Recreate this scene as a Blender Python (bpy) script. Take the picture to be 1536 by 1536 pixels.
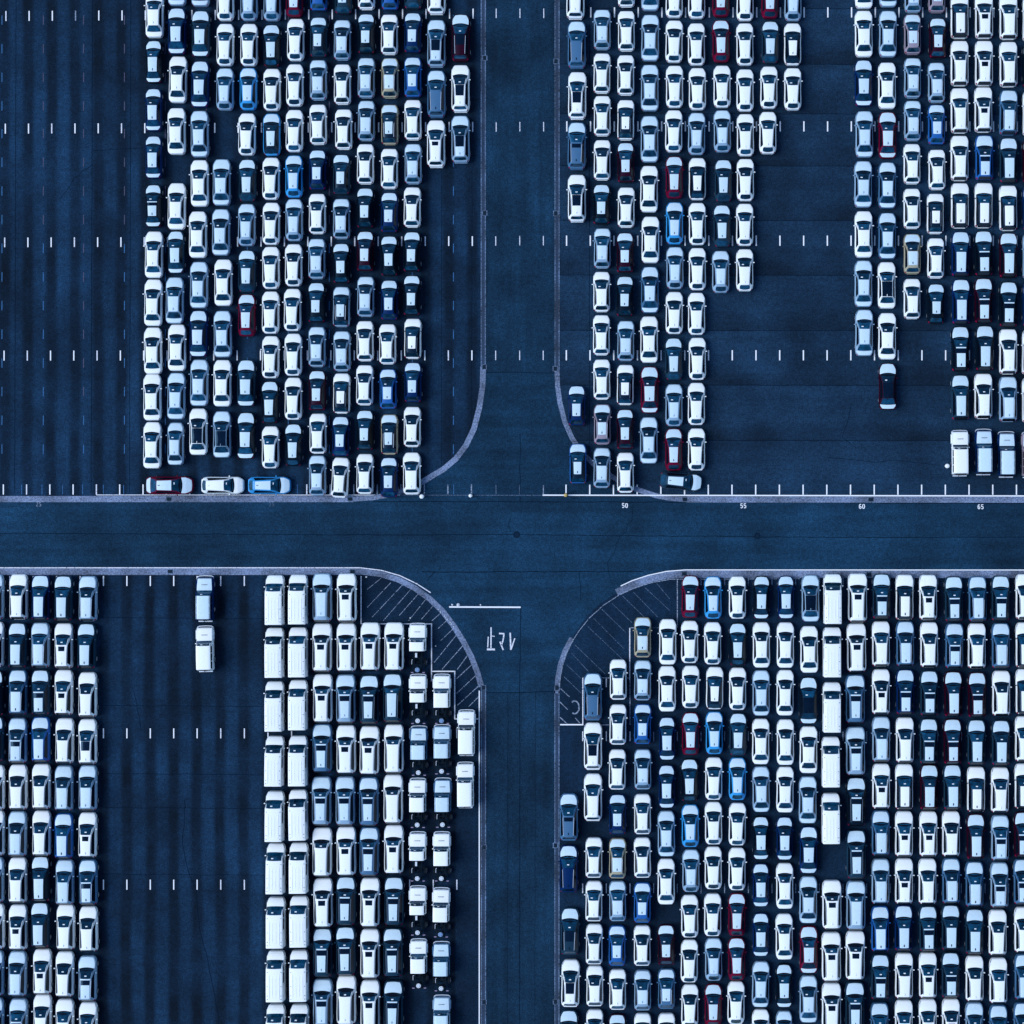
import bpy, math, random
random.seed(7)
R = math.radians
for o in list(bpy.data.objects):
    bpy.data.objects.remove(o)
scene = bpy.context.scene
COL = scene.collection

# ------------------------------------------------------------------ camera
S = 0.07                                     # metres of ground per photograph pixel
NX, NY, CAMZ = 1060.0, 700.0, 235.0          # nadir of the drone, height
def gx(px): return (px - 768.0) * S
def gy(py): return (768.0 - py) * S
cam_d = bpy.data.cameras.new("camera")
cam = bpy.data.objects.new("camera", cam_d)
COL.objects.link(cam)
cam.location = (gx(NX), gy(NY), CAMZ)
cam.rotation_euler = (0, 0, 0)
cam_d.sensor_width = 36.0
cam_d.lens = 36.0 * CAMZ / (1536 * S)
cam_d.shift_x = (768.0 - NX) / 1536.0
cam_d.shift_y = -(768.0 - NY) / 1536.0
cam_d.clip_start = 1.0
cam_d.clip_end = 2000.0
scene.camera = cam

# ------------------------------------------------------------------ sky, sun, exposure
world = bpy.data.worlds.new("World")
scene.world = world
world.use_nodes = True
wn = world.node_tree
wn.nodes.clear()
w_out = wn.nodes.new("ShaderNodeOutputWorld")
w_bg = wn.nodes.new("ShaderNodeBackground")
w_sky = wn.nodes.new("ShaderNodeTexSky")
w_sky.sky_type = 'NISHITA'
w_sky.sun_disc = False
SUN_ELEV, SUN_AZ = R(48), R(268)             # azimuth counted clockwise from +y
w_sky.sun_elevation = SUN_ELEV
w_sky.sun_rotation = SUN_AZ
w_sky.air_density = 1.0
w_sky.dust_density = 0.1
w_sky.ozone_density = 1.5
w_bg.inputs[1].default_value = 0.095
wn.links.new(w_sky.outputs[0], w_bg.inputs[0])
wn.links.new(w_bg.outputs[0], w_out.inputs[0])
sun_d = bpy.data.lights.new("sun", 'SUN')
sun_d.energy = 1.5
sun_d.angle = R(40)
sun_d.color = (1.0, 0.995, 0.985)
sun = bpy.data.objects.new("sun", sun_d)
COL.objects.link(sun)
sun.location = (gx(NX), gy(NY), 120)
sun.rotation_euler = (math.pi / 2 - SUN_ELEV, 0, -SUN_AZ + math.pi)
scene.view_settings.view_transform = 'Standard'
scene.view_settings.look = 'None'
scene.view_settings.gamma = 1.0
scene.view_settings.use_curve_mapping = False
scene.view_settings.exposure = 0.84
scene.render.engine = 'CYCLES'
scene.cycles.max_bounces = 4
scene.cycles.diffuse_bounces = 1
scene.render.film_transparent = False

# ------------------------------------------------------------------ materials
def new_mat(name):
    m = bpy.data.materials.new(name)
    m.use_nodes = True
    return m, m.node_tree, m.node_tree.nodes["Principled BSDF"]

def plain(name, col, rough=0.5, spec=0.5, metal=0.0, coat=0.0, var=0.0, scale=3.0):
    m, t, b = new_mat(name)
    if max(col) < .12: b.inputs['Specular Tint'].default_value = (0.30, 0.62, 1.0, 1)   # blue put into the reflections of dark materials, against brown glints
    b.inputs["Base Color"].default_value = (*col, 1)
    b.inputs["Roughness"].default_value = rough
    b.inputs["Specular IOR Level"].default_value = spec
    b.inputs["Metallic"].default_value = metal
    b.inputs["Coat Weight"].default_value = coat
    b.inputs["Coat Roughness"].default_value = 0.06
    if var > 0:
        tc = t.nodes.new("ShaderNodeTexCoord")
        oi = t.nodes.new("ShaderNodeObjectInfo")
        ad = t.nodes.new("ShaderNodeVectorMath"); ad.operation = 'ADD'
        sc = t.nodes.new("ShaderNodeVectorMath"); sc.operation = 'SCALE'
        cb = t.nodes.new("ShaderNodeCombineXYZ")
        t.links.new(oi.outputs["Random"], cb.inputs[0]); t.links.new(oi.outputs["Random"], cb.inputs[1])
        sc.inputs["Scale"].default_value = 90.0
        t.links.new(cb.outputs[0], sc.inputs[0])
        t.links.new(tc.outputs["Object"], ad.inputs[0]); t.links.new(sc.outputs[0], ad.inputs[1])
        nz = t.nodes.new("ShaderNodeTexNoise"); nz.inputs["Scale"].default_value = scale; nz.inputs["Detail"].default_value = 4
        t.links.new(ad.outputs[0], nz.inputs["Vector"])
        mr = t.nodes.new("ShaderNodeMapRange")
        mr.inputs[1].default_value = 0.3; mr.inputs[2].default_value = 0.7
        mr.inputs[3].default_value = 1 - var; mr.inputs[4].default_value = 1 + var * 0.6
        t.links.new(nz.outputs[0], mr.inputs[0])
        mv = t.nodes.new("ShaderNodeMapRange")           # each object a touch lighter or darker
        mv.inputs[3].default_value = 1 - var * 0.8; mv.inputs[4].default_value = 1 + var * 0.4
        t.links.new(oi.outputs["Random"], mv.inputs[0])
        mm = t.nodes.new("ShaderNodeMath"); mm.operation = 'MULTIPLY'
        t.links.new(mr.outputs[0], mm.inputs[0]); t.links.new(mv.outputs[0], mm.inputs[1])
        vm = t.nodes.new("ShaderNodeVectorMath"); vm.operation = 'SCALE'
        vm.inputs[0].default_value = col
        t.links.new(mm.outputs[0], vm.inputs["Scale"])
        t.links.new(vm.outputs[0], b.inputs["Base Color"])
    return m

PAINT = {
 'w': ("white", (0.80, 0.89, 0.95)), 's': ("silver", (0.23, 0.375, 0.54)), 'k': ("black", (0.002, 0.007, 0.016)),
 'd': ("dark grey", (0.010, 0.036, 0.068)), 'n': ("navy", (0.002, 0.019, 0.095)), 'u': ("medium blue", (0.015, 0.11, 0.38)),
 'b': ("sky blue", (0.03, 0.30, 0.70)), 'r': ("red", (0.115, 0.0015, 0.021)), 'm': ("maroon", (0.022, 0.0015, 0.010)),
 'g': ("gold", (0.36, 0.35, 0.26)), 'p': ("taupe", (0.28, 0.25, 0.33)), 't': ("steel blue", (0.055, 0.15, 0.29)),
}
PM = {}
for k, (n, c) in PAINT.items():
    PM[k] = plain(n.replace(" ", "_") + "_paint", c, rough=0.34, spec=0.25 if k in 'wsbgp' else 0.14, coat=0.04 if k in 'wsbgp' else 0.0, var=0.05, scale=1.3)
FILM_W = plain("film_on_white_paint", (0.86, 0.93, 0.96), rough=0.5, spec=0.3, var=0.03, scale=5)
FILM_C = plain("film_on_coloured_paint", (0.56, 0.745, 0.875), rough=0.45, spec=0.35, var=0.05, scale=4)
GLASS = plain("windscreen_glass", (0.003, 0.043, 0.094), rough=0.12, spec=0.55, var=0.75, scale=2.0)  # uneven blue in the base colour stands in for sky reflections
GLASS_S = plain("side_glass", (0.0015, 0.004, 0.010), rough=0.2, spec=0.2)
GLASS_R = plain("roof_glass", (0.002, 0.008, 0.022), rough=0.10, spec=0.3, var=0.3, scale=2)
BLACK = plain("black_plastic", (0.006, 0.009, 0.016), rough=0.6, spec=0.3)
RUBBER = plain("tyre_rubber", (0.008, 0.010, 0.014), rough=0.85, spec=0.2)
RIM = plain("alloy_rim", (0.35, 0.42, 0.52), rough=0.35, metal=0.4)
CHROME = plain("bright_trim", (0.60, 0.70, 0.82), rough=0.3, metal=0.2)
LAMP_W = plain("lamp_lens", (0.02, 0.05, 0.09), rough=0.10, spec=0.5)
LAMP_R = plain("rear_lamp_lens", (0.28, 0.006, 0.05), rough=0.15, spec=0.6)
COWL = plain("cowl_black", (0.0015, 0.003, 0.008), rough=0.7, spec=0.2)
PAPER = plain("paper_note", (0.80, 0.88, 0.95), rough=0.8)
AXLE = plain("chassis_steel", (0.003, 0.006, 0.011), rough=0.6, spec=0.2, var=0.5, scale=8)
RIMW = plain("white_steel_rim", (0.62, 0.72, 0.84), rough=0.4)
RIMB = plain("blue_steel_rim", (0.16, 0.30, 0.55), rough=0.4)

# ------------------------------------------------------------------ vehicle shells
def mesh_obj_data(name, verts, faces, mat, smooth=True, angle=35):
    me = bpy.data.meshes.new(name)
    me.from_pydata(verts, [], faces)
    mats = mat if isinstance(mat, (list, tuple)) else [mat]
    for x in mats: me.materials.append(x)
    if smooth:
        me.shade_smooth()
        me.set_sharp_from_angle(angle=R(angle))
    me.update()
    return me

# name, L, W, H, c cowl, wt windscreen top, re roof end, rg rear glass end, nose z, hood z, deck z, roof width front, rear, nose rounding
SH = {
 'S': dict(L=4.87, W=1.86, H=1.46, c=.245, wt=.422, re=.755, rg=.885, zn=.70, zh=.98, zd=1.04, rf=.66, rr=.61, nr=0.15, np=0.46, tr=0.11, tp=0.62, belt=.96),
 'E': dict(L=4.74, W=1.81, H=1.43, c=.235, wt=.405, re=.765, rg=.895, zn=.68, zh=.97, zd=1.05, rf=.65, rr=.59, nr=0.15, np=0.45, tr=0.13, tp=0.56, belt=.95),
 's': dict(L=4.46, W=1.68, H=1.46, c=.220, wt=.410, re=.765, rg=.890, zn=.70, zh=.97, zd=1.05, rf=.66, rr=.62, nr=0.15, np=0.46, tr=0.12, tp=0.6, belt=.95),
 'C': dict(L=4.42, W=1.80, H=1.45, c=.240, wt=.435, re=.852, rg=.965, zn=.68, zh=.96, zd=1.02, rf=.66, rr=.54, nr=0.16, np=0.42, tr=0.15, tp=0.55, belt=.95),
 'H': dict(L=4.42, W=1.84, H=1.50, c=.240, wt=.430, re=.860, rg=.955, zn=.70, zh=.98, zd=1.00, rf=.66, rr=.60, nr=0.15, np=0.45, tr=0.12, tp=0.62, belt=.97),
 'V': dict(L=4.14, W=1.76, H=1.60, c=.230, wt=.448, re=.862, rg=.975, zn=.78, zh=1.05, zd=1.02, rf=.66, rr=.60, nr=0.13, np=0.52, tr=0.09, tp=0.7, belt=1.02),
 'M': dict(L=4.66, W=1.87, H=1.68, c=.270, wt=.468, re=.935, rg=.975, zn=.82, zh=1.10, zd=1.08, rf=.66, rr=.58, nr=0.12, np=0.56, tr=0.07, tp=0.74, belt=1.06),
 'P': dict(L=5.05, W=2.02, H=1.76, c=.258, wt=.385, re=.945, rg=.985, zn=.88, zh=1.16, zd=1.15, rf=.67, rr=.60, nr=0.11, np=0.6, tr=0.11, tp=0.6, belt=1.12),
 'T': dict(L=4.92, W=1.90, H=1.62, c=.240, wt=.445, re=.89, rg=.965, zn=.78, zh=1.05, zd=1.05, rf=.64, rr=.56, nr=0.14, np=0.46, tr=0.12, tp=0.6, belt=1.04),
 'X': dict(L=5.17, W=1.93, H=2.05, c=.165, wt=.312, re=.985, rg=.997, zn=1.00, zh=1.25, zd=1.60, rf=.90, rr=.90, nr=0.12, np=0.62, tr=0.02, tp=0.9, belt=1.25),
 'J': dict(L=4.46, W=1.74, H=1.95, c=.330, wt=.415, re=.970, rg=.992, zn=1.05, zh=1.20, zd=1.35, rf=.86, rr=.86, nr=0.03, np=0.85, tr=0.015, tp=0.93, belt=1.22),
 'K': dict(L=2.72, W=1.74, H=1.90, c=.51, wt=.640, re=.985, rg=.997, zn=1.05, zh=1.20, zd=1.35, rf=.86, rr=.86, nr=0.05, np=0.82, tr=0.01, tp=0.93, belt=1.22),
 'L': dict(L=3.27, W=1.74, H=1.90, c=.42, wt=.530, re=.988, rg=.998, zn=1.05, zh=1.20, zd=1.35, rf=.86, rr=.86, nr=0.042, np=0.82, tr=0.01, tp=0.93, belt=1.22),
}
def lerp(a, b, t): return a + (b - a) * t
def interp(pts, x):
    if x <= pts[0][0]: return pts[0][1]
    for (x0, y0), (x1, y1) in zip(pts, pts[1:]):
        if x <= x1:
            return lerp(y0, y1, (x - x0) / (x1 - x0) if x1 > x0 else 0)
    return pts[-1][1]

class Shell:
    def __init__(s, q):
        s.__dict__.update(q)
        boxy = s.L < 4.0 or s.H > 1.8
        s.prof = [(0, s.zn - .20), (.008, s.zn - .05), (.03, s.zn + .03), (lerp(.03, s.c, .5), lerp(s.zn, s.zh, .72)), (s.c, s.zh),
                  (lerp(s.c, s.wt, .5), lerp(s.zh, s.H, .56)), (s.wt, s.H - .045), (lerp(s.wt, s.re, .4), s.H), (lerp(s.wt, s.re, .75), s.H - .015),
                  (s.re, s.H - (.05 if s.rg > .95 else .07)), (s.rg, s.zd), (min(s.rg + .02, .998) if s.rg > .95 else .985, s.zd - .05), (1.0, s.zd - .28)]
        if boxy:
            s.prof[-2:] = [(.999, s.zd - .05), (1.0, s.zd - .1)]
    def zt(s, f): return interp(s.prof, f)
    def plan(s, f):
        k = 1.0
        if f < s.nr: k = lerp(s.np, 1.0, math.sqrt(max(0, 1 - ((s.nr - f) / s.nr) ** 2)))
        if f > 1 - s.tr: k = min(k, lerp(s.tp, 1.0, math.sqrt(max(0, 1 - ((f - 1 + s.tr) / s.tr) ** 2))))
        # slight wasp waist, wider wheel arches
        return k * (1 - .012 * math.cos((f - .5) * 4 * math.pi)) if s.H < 1.8 else k
    def sect(s, f):
        w = s.W / 2 * s.plan(f) * .988
        zt = s.zt(f)
        belt = lerp(s.belt - .04, s.belt + .04, f)
        zb = min(zt, belt)
        h = 0.0
        if s.c <= f <= s.rg:
            h = max(0, min(1, (zt - zb) / max(.05, s.H - .05 - zb)))
        rw = s.W / 2 * lerp(s.rf, s.rr, max(0, min(1, (f - s.wt) / (s.re - s.wt))))
        bx = s.H > 1.85
        base = .90 if bx else lerp(.90, .845, max(0, min(1, (f - .6 * s.c) / (.4 * s.c)))) if f < .5 else lerp(.845, .90, max(0, min(1, (f - s.rg) / .03)))
        wt = lerp(w * base, rw, h ** .9)
        cr = .035
        return [(w * .86, .20), (w * .965, .30), (w, .58), (w * .985, zb * .86), (w * (.935 if bx else base + .035), zb - .015 if h < .02 else zb),
                (wt, zt - lerp(.02, .06, h)), (wt * .90, zt - .005), (wt * .5, zt + cr * .7), (0, zt + cr)]
    # t: 0 = sill ... 8 = centre line ; mirrored for negative side
    def P(s, f, t, side=1, off=0.0):
        q = s.sect(f)
        i = max(0, min(7, int(t)))
        u = t - i
        x = lerp(q[i][0], q[i + 1][0], u); z = lerp(q[i][1], q[i + 1][1], u)
        if off:
            dx, dz = q[i + 1][0] - q[i][0], q[i + 1][1] - q[i][1]
            n = math.hypot(dx, dz) or 1
            # outward normal of the section (rotate left)
            x += off * dz / n if dz > 0 else 0
            z += off * abs(dx) / n + off * .3
        return (side * x, s.L * (.5 - f), z)

def stations(s):
    fs = [0, .004, .010, .018, .03, .045, .065, .09, .115, .14, .16, .19]
    fs += [lerp(s.c, s.wt, k / 4) for k in range(5)]
    fs += [lerp(s.wt, s.re, k / 6) for k in range(1, 7)]
    fs += [lerp(s.re, s.rg, k / 4) for k in range(1, 5)]
    fs += [.86, .88, .90, .915, .93, .945, .958, .97, .98, .988, .995, 1.0]
    fs = sorted(set(round(x, 4) for x in fs))
    out = [fs[0]]
    for x in fs[1:]:
        if x - out[-1] > .003: out.append(x)
    if out[-1] != 1.0: out.append(1.0)
    return out

def shell_meshes(kind):
    """lower body (below the belt, bonnet, tail) and cabin (pillars and roof skin) as vertex and face lists"""
    s = Shell(SH[kind])
    fs = stations(s)
    V = []
    for f in fs:
        q = s.sect(f)
        y = s.L * (.5 - f)
        row = [(-x, y, z) for x, z in q[:-1]] + [(0, y, q[-1][1])] + [(x, y, z) for x, z in reversed(q[:-1])]
        V += row
    n = 17
    low, top = [], []
    for i in range(len(fs) - 1):
        fm = (fs[i] + fs[i + 1]) / 2
        green = s.c <= fm <= s.rg
        for j in range(n - 1):
            a, b = i * n + j, i * n + j + 1
            c, d = b + n, a + n
            jj = j if j < 8 else 15 - j
            (top if (green and jj >= 4) else low).append((a, b, c, d))
    e = len(fs) - 1
    low.append(tuple(range(0, n)))
    low.append(tuple(e * n + k for k in reversed(range(n))))
    for i in range(len(fs) - 1):                          # floor pan
        low.append((i * n, (i + 1) * n, (i + 1) * n + n - 1, i * n + n - 1))
    def compact(F):
        used = sorted(set(v for f in F for v in f)); m = {v: k for k, v in enumerate(used)}
        return [V[v] for v in used], [tuple(m[v] for v in reversed(f)) for f in F]
    return s, compact(low), compact(top)

def top_patch(s, f0, f1, w0, w1, bow0=0.0, bow1=0.0, off=.010, nu=6, nv=10, thick=.006):
    """sheet across the centre line: f0..f1 along the car, w0/w1 = share of the top width kept at each end"""
    V, F = [], []
    for i in range(nu + 1):
        u = i / nu
        for j in range(nv + 1):
            t = -1 + 2 * j / nv
            f = lerp(f0 - bow0 * (1 - t * t), f1 + bow1 * (1 - t * t), u)
            a = abs(t) * lerp(w0, w1, u)
            q = s.sect(f)
            xs = a * q[5][0] if a <= 1 else lerp(q[5][0], q[4][0], min(1, (a - 1) / .10))
            # height at that x
            pts = [(q[8][0], q[8][1]), (q[7][0], q[7][1]), (q[6][0], q[6][1]), (q[5][0], q[5][1]), (q[4][0] + 1e-4, q[4][1])]
            z = interp(pts, xs)
            V.append((math.copysign(xs, t), s.L * (.5 - f), z + off))
    m = nv + 1
    for i in range(nu):
        for j in range(nv):
            a = i * m + j
            F.append((a, a + m, a + m + 1, a + 1))
    return V, F

def side_patch(s, fa0, fa1, fb0, fb1, side, off=.010, t0=4.05, t1=4.95, nu=8):
    V, F = [], []
    for k, (v, t) in enumerate(((0, t0), (.5, (t0 + t1) / 2), (1, t1))):
        for i in range(nu + 1):
            f = lerp(lerp(fa0, fb0, v), lerp(fa1, fb1, v), i / nu)
            V.append(s.P(f, t, side, off))
    m = nu + 1
    for k in range(2):
        for i in range(nu):
            a = k * m + i
            f = (a, a + 1, a + m + 1, a + m)
            F.append(f if side > 0 else tuple(reversed(f)))
    return V, F

def box(cx, cy, cz, sx, sy, sz, taper=1.0, tz=None):
    V = []
    for dz, k in ((-.5, 1), (.5, taper)):
        for dx, dy in ((-.5, -.5), (.5, -.5), (.5, .5), (-.5, .5)):
            V.append((cx + dx * sx * k, cy + dy * sy * k, cz + dz * sz))
    F = [(0, 3, 2, 1), (4, 5, 6, 7), (0, 1, 5, 4), (1, 2, 6, 5), (2, 3, 7, 6), (3, 0, 4, 7)]
    return V, F

def join(*parts):
    V, F = [], []
    for v, f in parts:
        o = len(V); V += v; F += [tuple(i + o for i in q) for q in f]
    return V, F

def disc_stack(cx, cy, cz, rings, axis='x', n=18):
    """rings: (radius, position along the axis); closed solid of revolution"""
    V, F = [], []
    for r, p in rings:
        for k in range(n):
            a = 2 * math.pi * k / n
            c, d = r * math.cos(a), r * math.sin(a)
            V.append((cx + p, cy + c, cz + d) if axis == 'x' else ((cx + c, cy + p, cz + d) if axis == 'y' else (cx + c, cy + d, cz + p)))
    for i in range(len(rings) - 1):
        for k in range(n):
            a, b = i * n + k, i * n + (k + 1) % n
            F.append((a, b, b + n, a + n))
    F.append(tuple(reversed(range(n)))); F.append(tuple((len(rings) - 1) * n + k for k in range(n)))
    return V, F

def wheel_mesh(r=.33, w=.21, rim=RIM, axis='x', key=""):
    V1, F1 = disc_stack(0, 0, 0, [(r * .72, -w / 2 + .01), (r * .92, -w / 2), (r, -w / 2 + .04), (r, w / 2 - .04), (r * .92, w / 2), (r * .72, w / 2 - .01)], axis)
    V2, F2 = disc_stack(0, 0, 0, [(r * .70, -w / 2), (r * .70, w / 2), (r * .55, w / 2 + .008)], axis)
    V3, F3 = disc_stack(0, 0, 0, [(r * .16, -w / 2 - .006), (r * .16, w / 2 + .022)], axis)
    slots = []
    for k in range(5):                                      # dark gaps between five spokes
        a = 2 * math.pi * (k + .5) / 5
        c, d = r * .43 * math.cos(a), r * .43 * math.sin(a)
        p = (w / 2 + .008, c, d) if axis == 'x' else (c, d, w / 2 + .008)
        slots.append(disc_stack(p[0], p[1], p[2], [(r * .11, -.01), (r * .11, .006)], axis, 8))
    VS, FS = join(*slots)
    V, F = join((V1, F1), (V2, F2), (V3, F3), (VS, FS))
    me = mesh_obj_data("wheel", V, F, [RUBBER, rim])
    n1, n2 = len(F1), len(F1) + len(F2) + len(F3)
    for i, p in enumerate(me.polygons):
        p.material_index = 1 if n1 <= i < n2 else 0
    return me

MC = {}
def cached(key, fn):
    if key not in MC: MC[key] = fn()
    return MC[key]

SHM = {}
def car_parts(kind, col, opts):
    """list of (part name, mesh, location) in the vehicle's own frame, front toward +y"""
    if kind not in SHM: SHM[kind] = shell_meshes(kind)
    s, low, top = SHM[kind]
    L, W, H = s.L, s.W, s.H
    white = col == 'w'
    paint = PM[col]
    two = 'z' in opts
    roofmat = BLACK_ROOF if two else paint
    film = FILM_W if white else FILM_C
    out = []
    def part(name, key, fn, mat, loc=(0, 0, 0), smooth=True, angle=35):
        me = cached((name, kind, key, mat.name), lambda: mesh_obj_data(name, *fn(), mat, smooth, angle))
        out.append((name, me, loc))
    part("body", 0, lambda: low, paint)
    part("cabin_shell", 0, lambda: top, roofmat)
    suv = kind in 'MPTV'
    sedan = kind in 'SEs'
    boxy = kind in 'XJKL'
    # windscreen, rear glass, side glass
    b0 = .0 if kind in 'JKL' else (.008 if kind == 'X' else .022)
    part("windscreen", 0, lambda: top_patch(s, s.c + (.004 if kind not in 'JKL' else -.022) + b0 * .2, s.wt - .004, 1.0, .98, b0 * 1.35, .007, .012), GLASS)
    if not boxy:                                            # black scuttle between bonnet and glass
        part("scuttle", 0, lambda: top_patch(s, s.c - .004, s.c + .022, 1.0, .97, .030, .026, .017, 2), COWL)
    if sedan:
        part("rear_window", 0, lambda: top_patch(s, s.re + .008, s.rg - .006, 1.0, .98, 0, .012, .014), GLASS)
    elif kind in 'CHVT':
        part("rear_window", 0, lambda: top_patch(s, s.re + .010, s.rg - .014, .98, .84 if kind == 'C' else .93, -.006, .020 if kind == 'C' else .010, .014), GLASS)
    else:
        part("rear_window", 0, lambda: ([( -W * .36, -L / 2 - .012, s.zd - .05), (W * .36, -L / 2 - .012, s.zd - .05), (W * .33, -L * (s.re - .5) - .05, H - .16), (-W * .33, -L * (s.re - .5) - .05, H - .16)] if not boxy else
             [(-W * .36, -L / 2 - .012, 1.25), (W * .36, -L / 2 - .012, 1.25), (W * .36, -L / 2 - .012, H - .2), (-W * .36, -L / 2 - .012, H - .2)], [(0, 1, 2, 3)]), GLASS_S, smooth=False)
    for sd in (-1, 1):
        if kind == 'X':
            part("side_window", ("a", sd), lambda sd=sd: side_patch(s, s.c + .05, .37, s.wt - .03, .37, sd, .014, 4.1, 4.72), GLASS_S)
            part("side_window", ("b", sd), lambda sd=sd: side_patch(s, .40, .62, .40, .62, sd, .014, 4.1, 4.72), GLASS_S)
        elif kind == 'K':
            part("side_window", ("a", sd), lambda sd=sd: side_patch(s, s.wt + .02, .93, s.wt + .02, .93, sd, .014, 4.1, 4.85), GLASS_S)
        elif kind in 'JL':
            g = [s.wt + .015, .58, .60, .77, .79, .95] if kind == 'J' else [s.wt + .015, .75, .775, .97]
            for k in range(len(g) // 2):
                part("side_window", (k, sd), lambda sd=sd, k=k, g=g: side_patch(s, g[2 * k], g[2 * k + 1], g[2 * k], g[2 * k + 1], sd, .014, 4.1, 4.85), GLASS_S)
        else:
            tail = {'S': .80, 'E': .83, 's': .82, 'C': .86, 'H': .86, 'V': .88, 'M': .93, 'P': .93, 'T': .90}[kind]
            part("side_window", sd, lambda sd=sd: side_patch(s, s.c + .045, tail, s.wt + .0, min(tail - .05, s.re - .02), sd), GLASS_S)
    # protective film on bonnet, roof, boot lid
    if 'n' not in opts:
        cw = 1.10 if not boxy else 1.04
        part("bonnet_film", 0, lambda: top_patch(s, (.030 if not boxy else .012 + s.nr * .3), s.c - (.004 if kind not in 'JKL' else .026), .84 if not boxy else .92, cw, .012 if not boxy else .0, -.018 if not boxy else 0, .012, 12, 12), film)
    nofilm, glassroof = 'f' in opts, 'q' in opts
    fe = s.re - (.005 if white else .0)
    wf, wr = (.90, .88) if white else (.80, .80)
    f0 = s.wt + .008
    if kind == 'V' and not white:
        if col in 'sg': wf, wr, fe = .84, .84, .80
        else: wf, wr, fe = .74, .74, .765
        if col in 'skndmurtpgb': f0 = s.wt + .012
    if kind in 'V' and two: wf, wr, fe = .70, .70, .765
    if kind == 'C' and not white: wf, wr, fe = .78, .80, .80
    if kind == 'C' and two: wf, wr, fe = .74, .74, .79
    if sedan and not white: wf, wr, fe = .86, .84, s.re - .012
    if kind == 'M' and not white: wf, wr, fe = .80, .84, .915
    if kind == 'M' and two: wf, wr, fe = .74, .80, .915
    if kind == 'P': wf, wr, fe = (.84, .80, .915) if white else (.72, .70, .87)
    if kind in 'XJKL': wf, wr, fe = .98, .98, s.re - .006
    if kind == 'T': wf, wr, fe = .84, .82, s.re - .01
    if glassroof:
        part("glass_roof", 0, lambda: top_patch(s, s.wt + .006, s.re - .004, .90, .90, 0, 0, .013), GLASS_R)
    elif 'p' in opts:
        part("glass_roof", 0, lambda: top_patch(s, s.wt + .006, .68, .76, .74, 0, 0, .016), GLASS_R)
        if not nofilm:
            part("roof_film", "p", lambda: top_patch(s, .688, fe, .84, .82, 0, .0, .013), film)
    elif 'o' in opts:
        o0, o1 = s.wt + .035, s.wt + (.14 if kind in 'MP' else .12)
        if kind == 'S' or kind == 's': o0, o1 = s.wt + .03, s.wt + .10
        if not nofilm and not white:
            part("roof_film", "o1", lambda: top_patch(s, s.wt + .004, o0 - .004, wf + .05, wf + .05, 0, 0, .013, 2), film)
            part("roof_film", "o2", lambda: top_patch(s, o1 + .004, fe, wf - .04, wr - .04, 0, 0, .013), film)
        elif not nofilm:
            part("roof_film", "o", lambda: top_patch(s, f0, fe, wf, wr, 0, 0, .013), film)
        part("sunroof", "w" if white else "c", lambda: top_patch(s, o0, o1, .56 if white else .78, .54 if white else .76, 0, 0, .020, 2), GLASS_R)
    elif not nofilm:
        part("roof_film", (two, white, col in 'sg'), lambda: top_patch(s, f0, fe, wf, wr, 0, .004, .013, 8), film)
    if sedan:
        part("boot_film", 0, lambda: top_patch(s, s.rg + .004, .978, 1.04, .84, -.012, .006, .012, 8, 12), film)
    # small parts
    fm = lerp(s.c, s.wt, .42)
    zm = s.belt + .06
    for sd in (-1, 1):
        def mir(sd=sd):
            mo = .0 if kind in 'JKL' else .06
            a = box(sd * (W / 2 + mo), 0, 0, .16, .11, .12, .8)
            b = box(sd * (W / 2 - .03), .01, -.05, .10, .05, .05)
            return join(a, b)
        mmat = paint if (not two and kind not in 'KLX') else BLACK
        if kind in 'KLX': mmat = PM['w'] if white else BLACK
        part("mirror", sd, mir, mmat, (0, L * (.5 - fm) - .02, zm), angle=60)
    if not boxy:
        part("antenna", 0, lambda: join(box(0, -.02, .03, .11 if kind in 'VM' else .07, .28, .06, .6), box(0, -.02, .075, .03, .14, .04, .5)),
             (PM['w'] if white else (PM['s'] if col == 's' else BLACK)) if not two else BLACK, (0, L * (.5 - (fe - .055 if not glassroof else s.re - .03)), H + .0))
    if suv or kind in 'P':
        ra, rb = s.wt + .04, min(.90, s.re - .02)
        if kind in 'T' or (kind in 'VM' and col in 'wsgpt') or kind == 'P':
            for sd in (-1, 1):
                def rail(sd=sd):
                    V, F = [], []
                    for i in range(7):
                        f = lerp(ra, rb, i / 6); q = s.sect(f); x = q[5][0] * .955; z = interp([(q[6][0], q[6][1]), (q[5][0], q[5][1])], x)
                        y = L * (.5 - f)
                        up = .045 if 0 < i < 6 else .0
                        V += [(sd * (x - .022), y, z - .01), (sd * (x + .022), y, z - .01), (sd * (x + .016), y, z + up + .012), (sd * (x - .016), y, z + up + .012)]
                    for i in range(6):
                        for k in range(4):
                            a, b = i * 4 + k, i * 4 + (k + 1) % 4
                            f = (a, b, b + 4, a + 4)
                            F.append(f if sd > 0 else tuple(reversed(f)))
                    return V, F
                rm = CHROME if kind == 'T' else (RAILDARK if kind in 'P' else (RAILDARK if white else CHROME))
                part("roof_rail", sd, rail, rm, angle=60)
    r = .35 if kind in 'MPTXJKL' else .32
    wx = W / 2 - .115
    wm = cached(("wheel", r), lambda: wheel_mesh(r, .22, RIM))
    wm2 = cached(("wheel_m", r), lambda: mirror_mesh(wm))
    fy = {'X': (.17, .80), 'J': (.17, .76), 'K': (.30, None), 'L': (.25, None)}.get(kind, (.185, .80))
    for f in fy:
        if f is None: continue
        for sd in (-1, 1):
            out.append(("wheel", wm if sd > 0 else wm2, (sd * (wx + .035), L * (.5 - f), r)))
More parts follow.
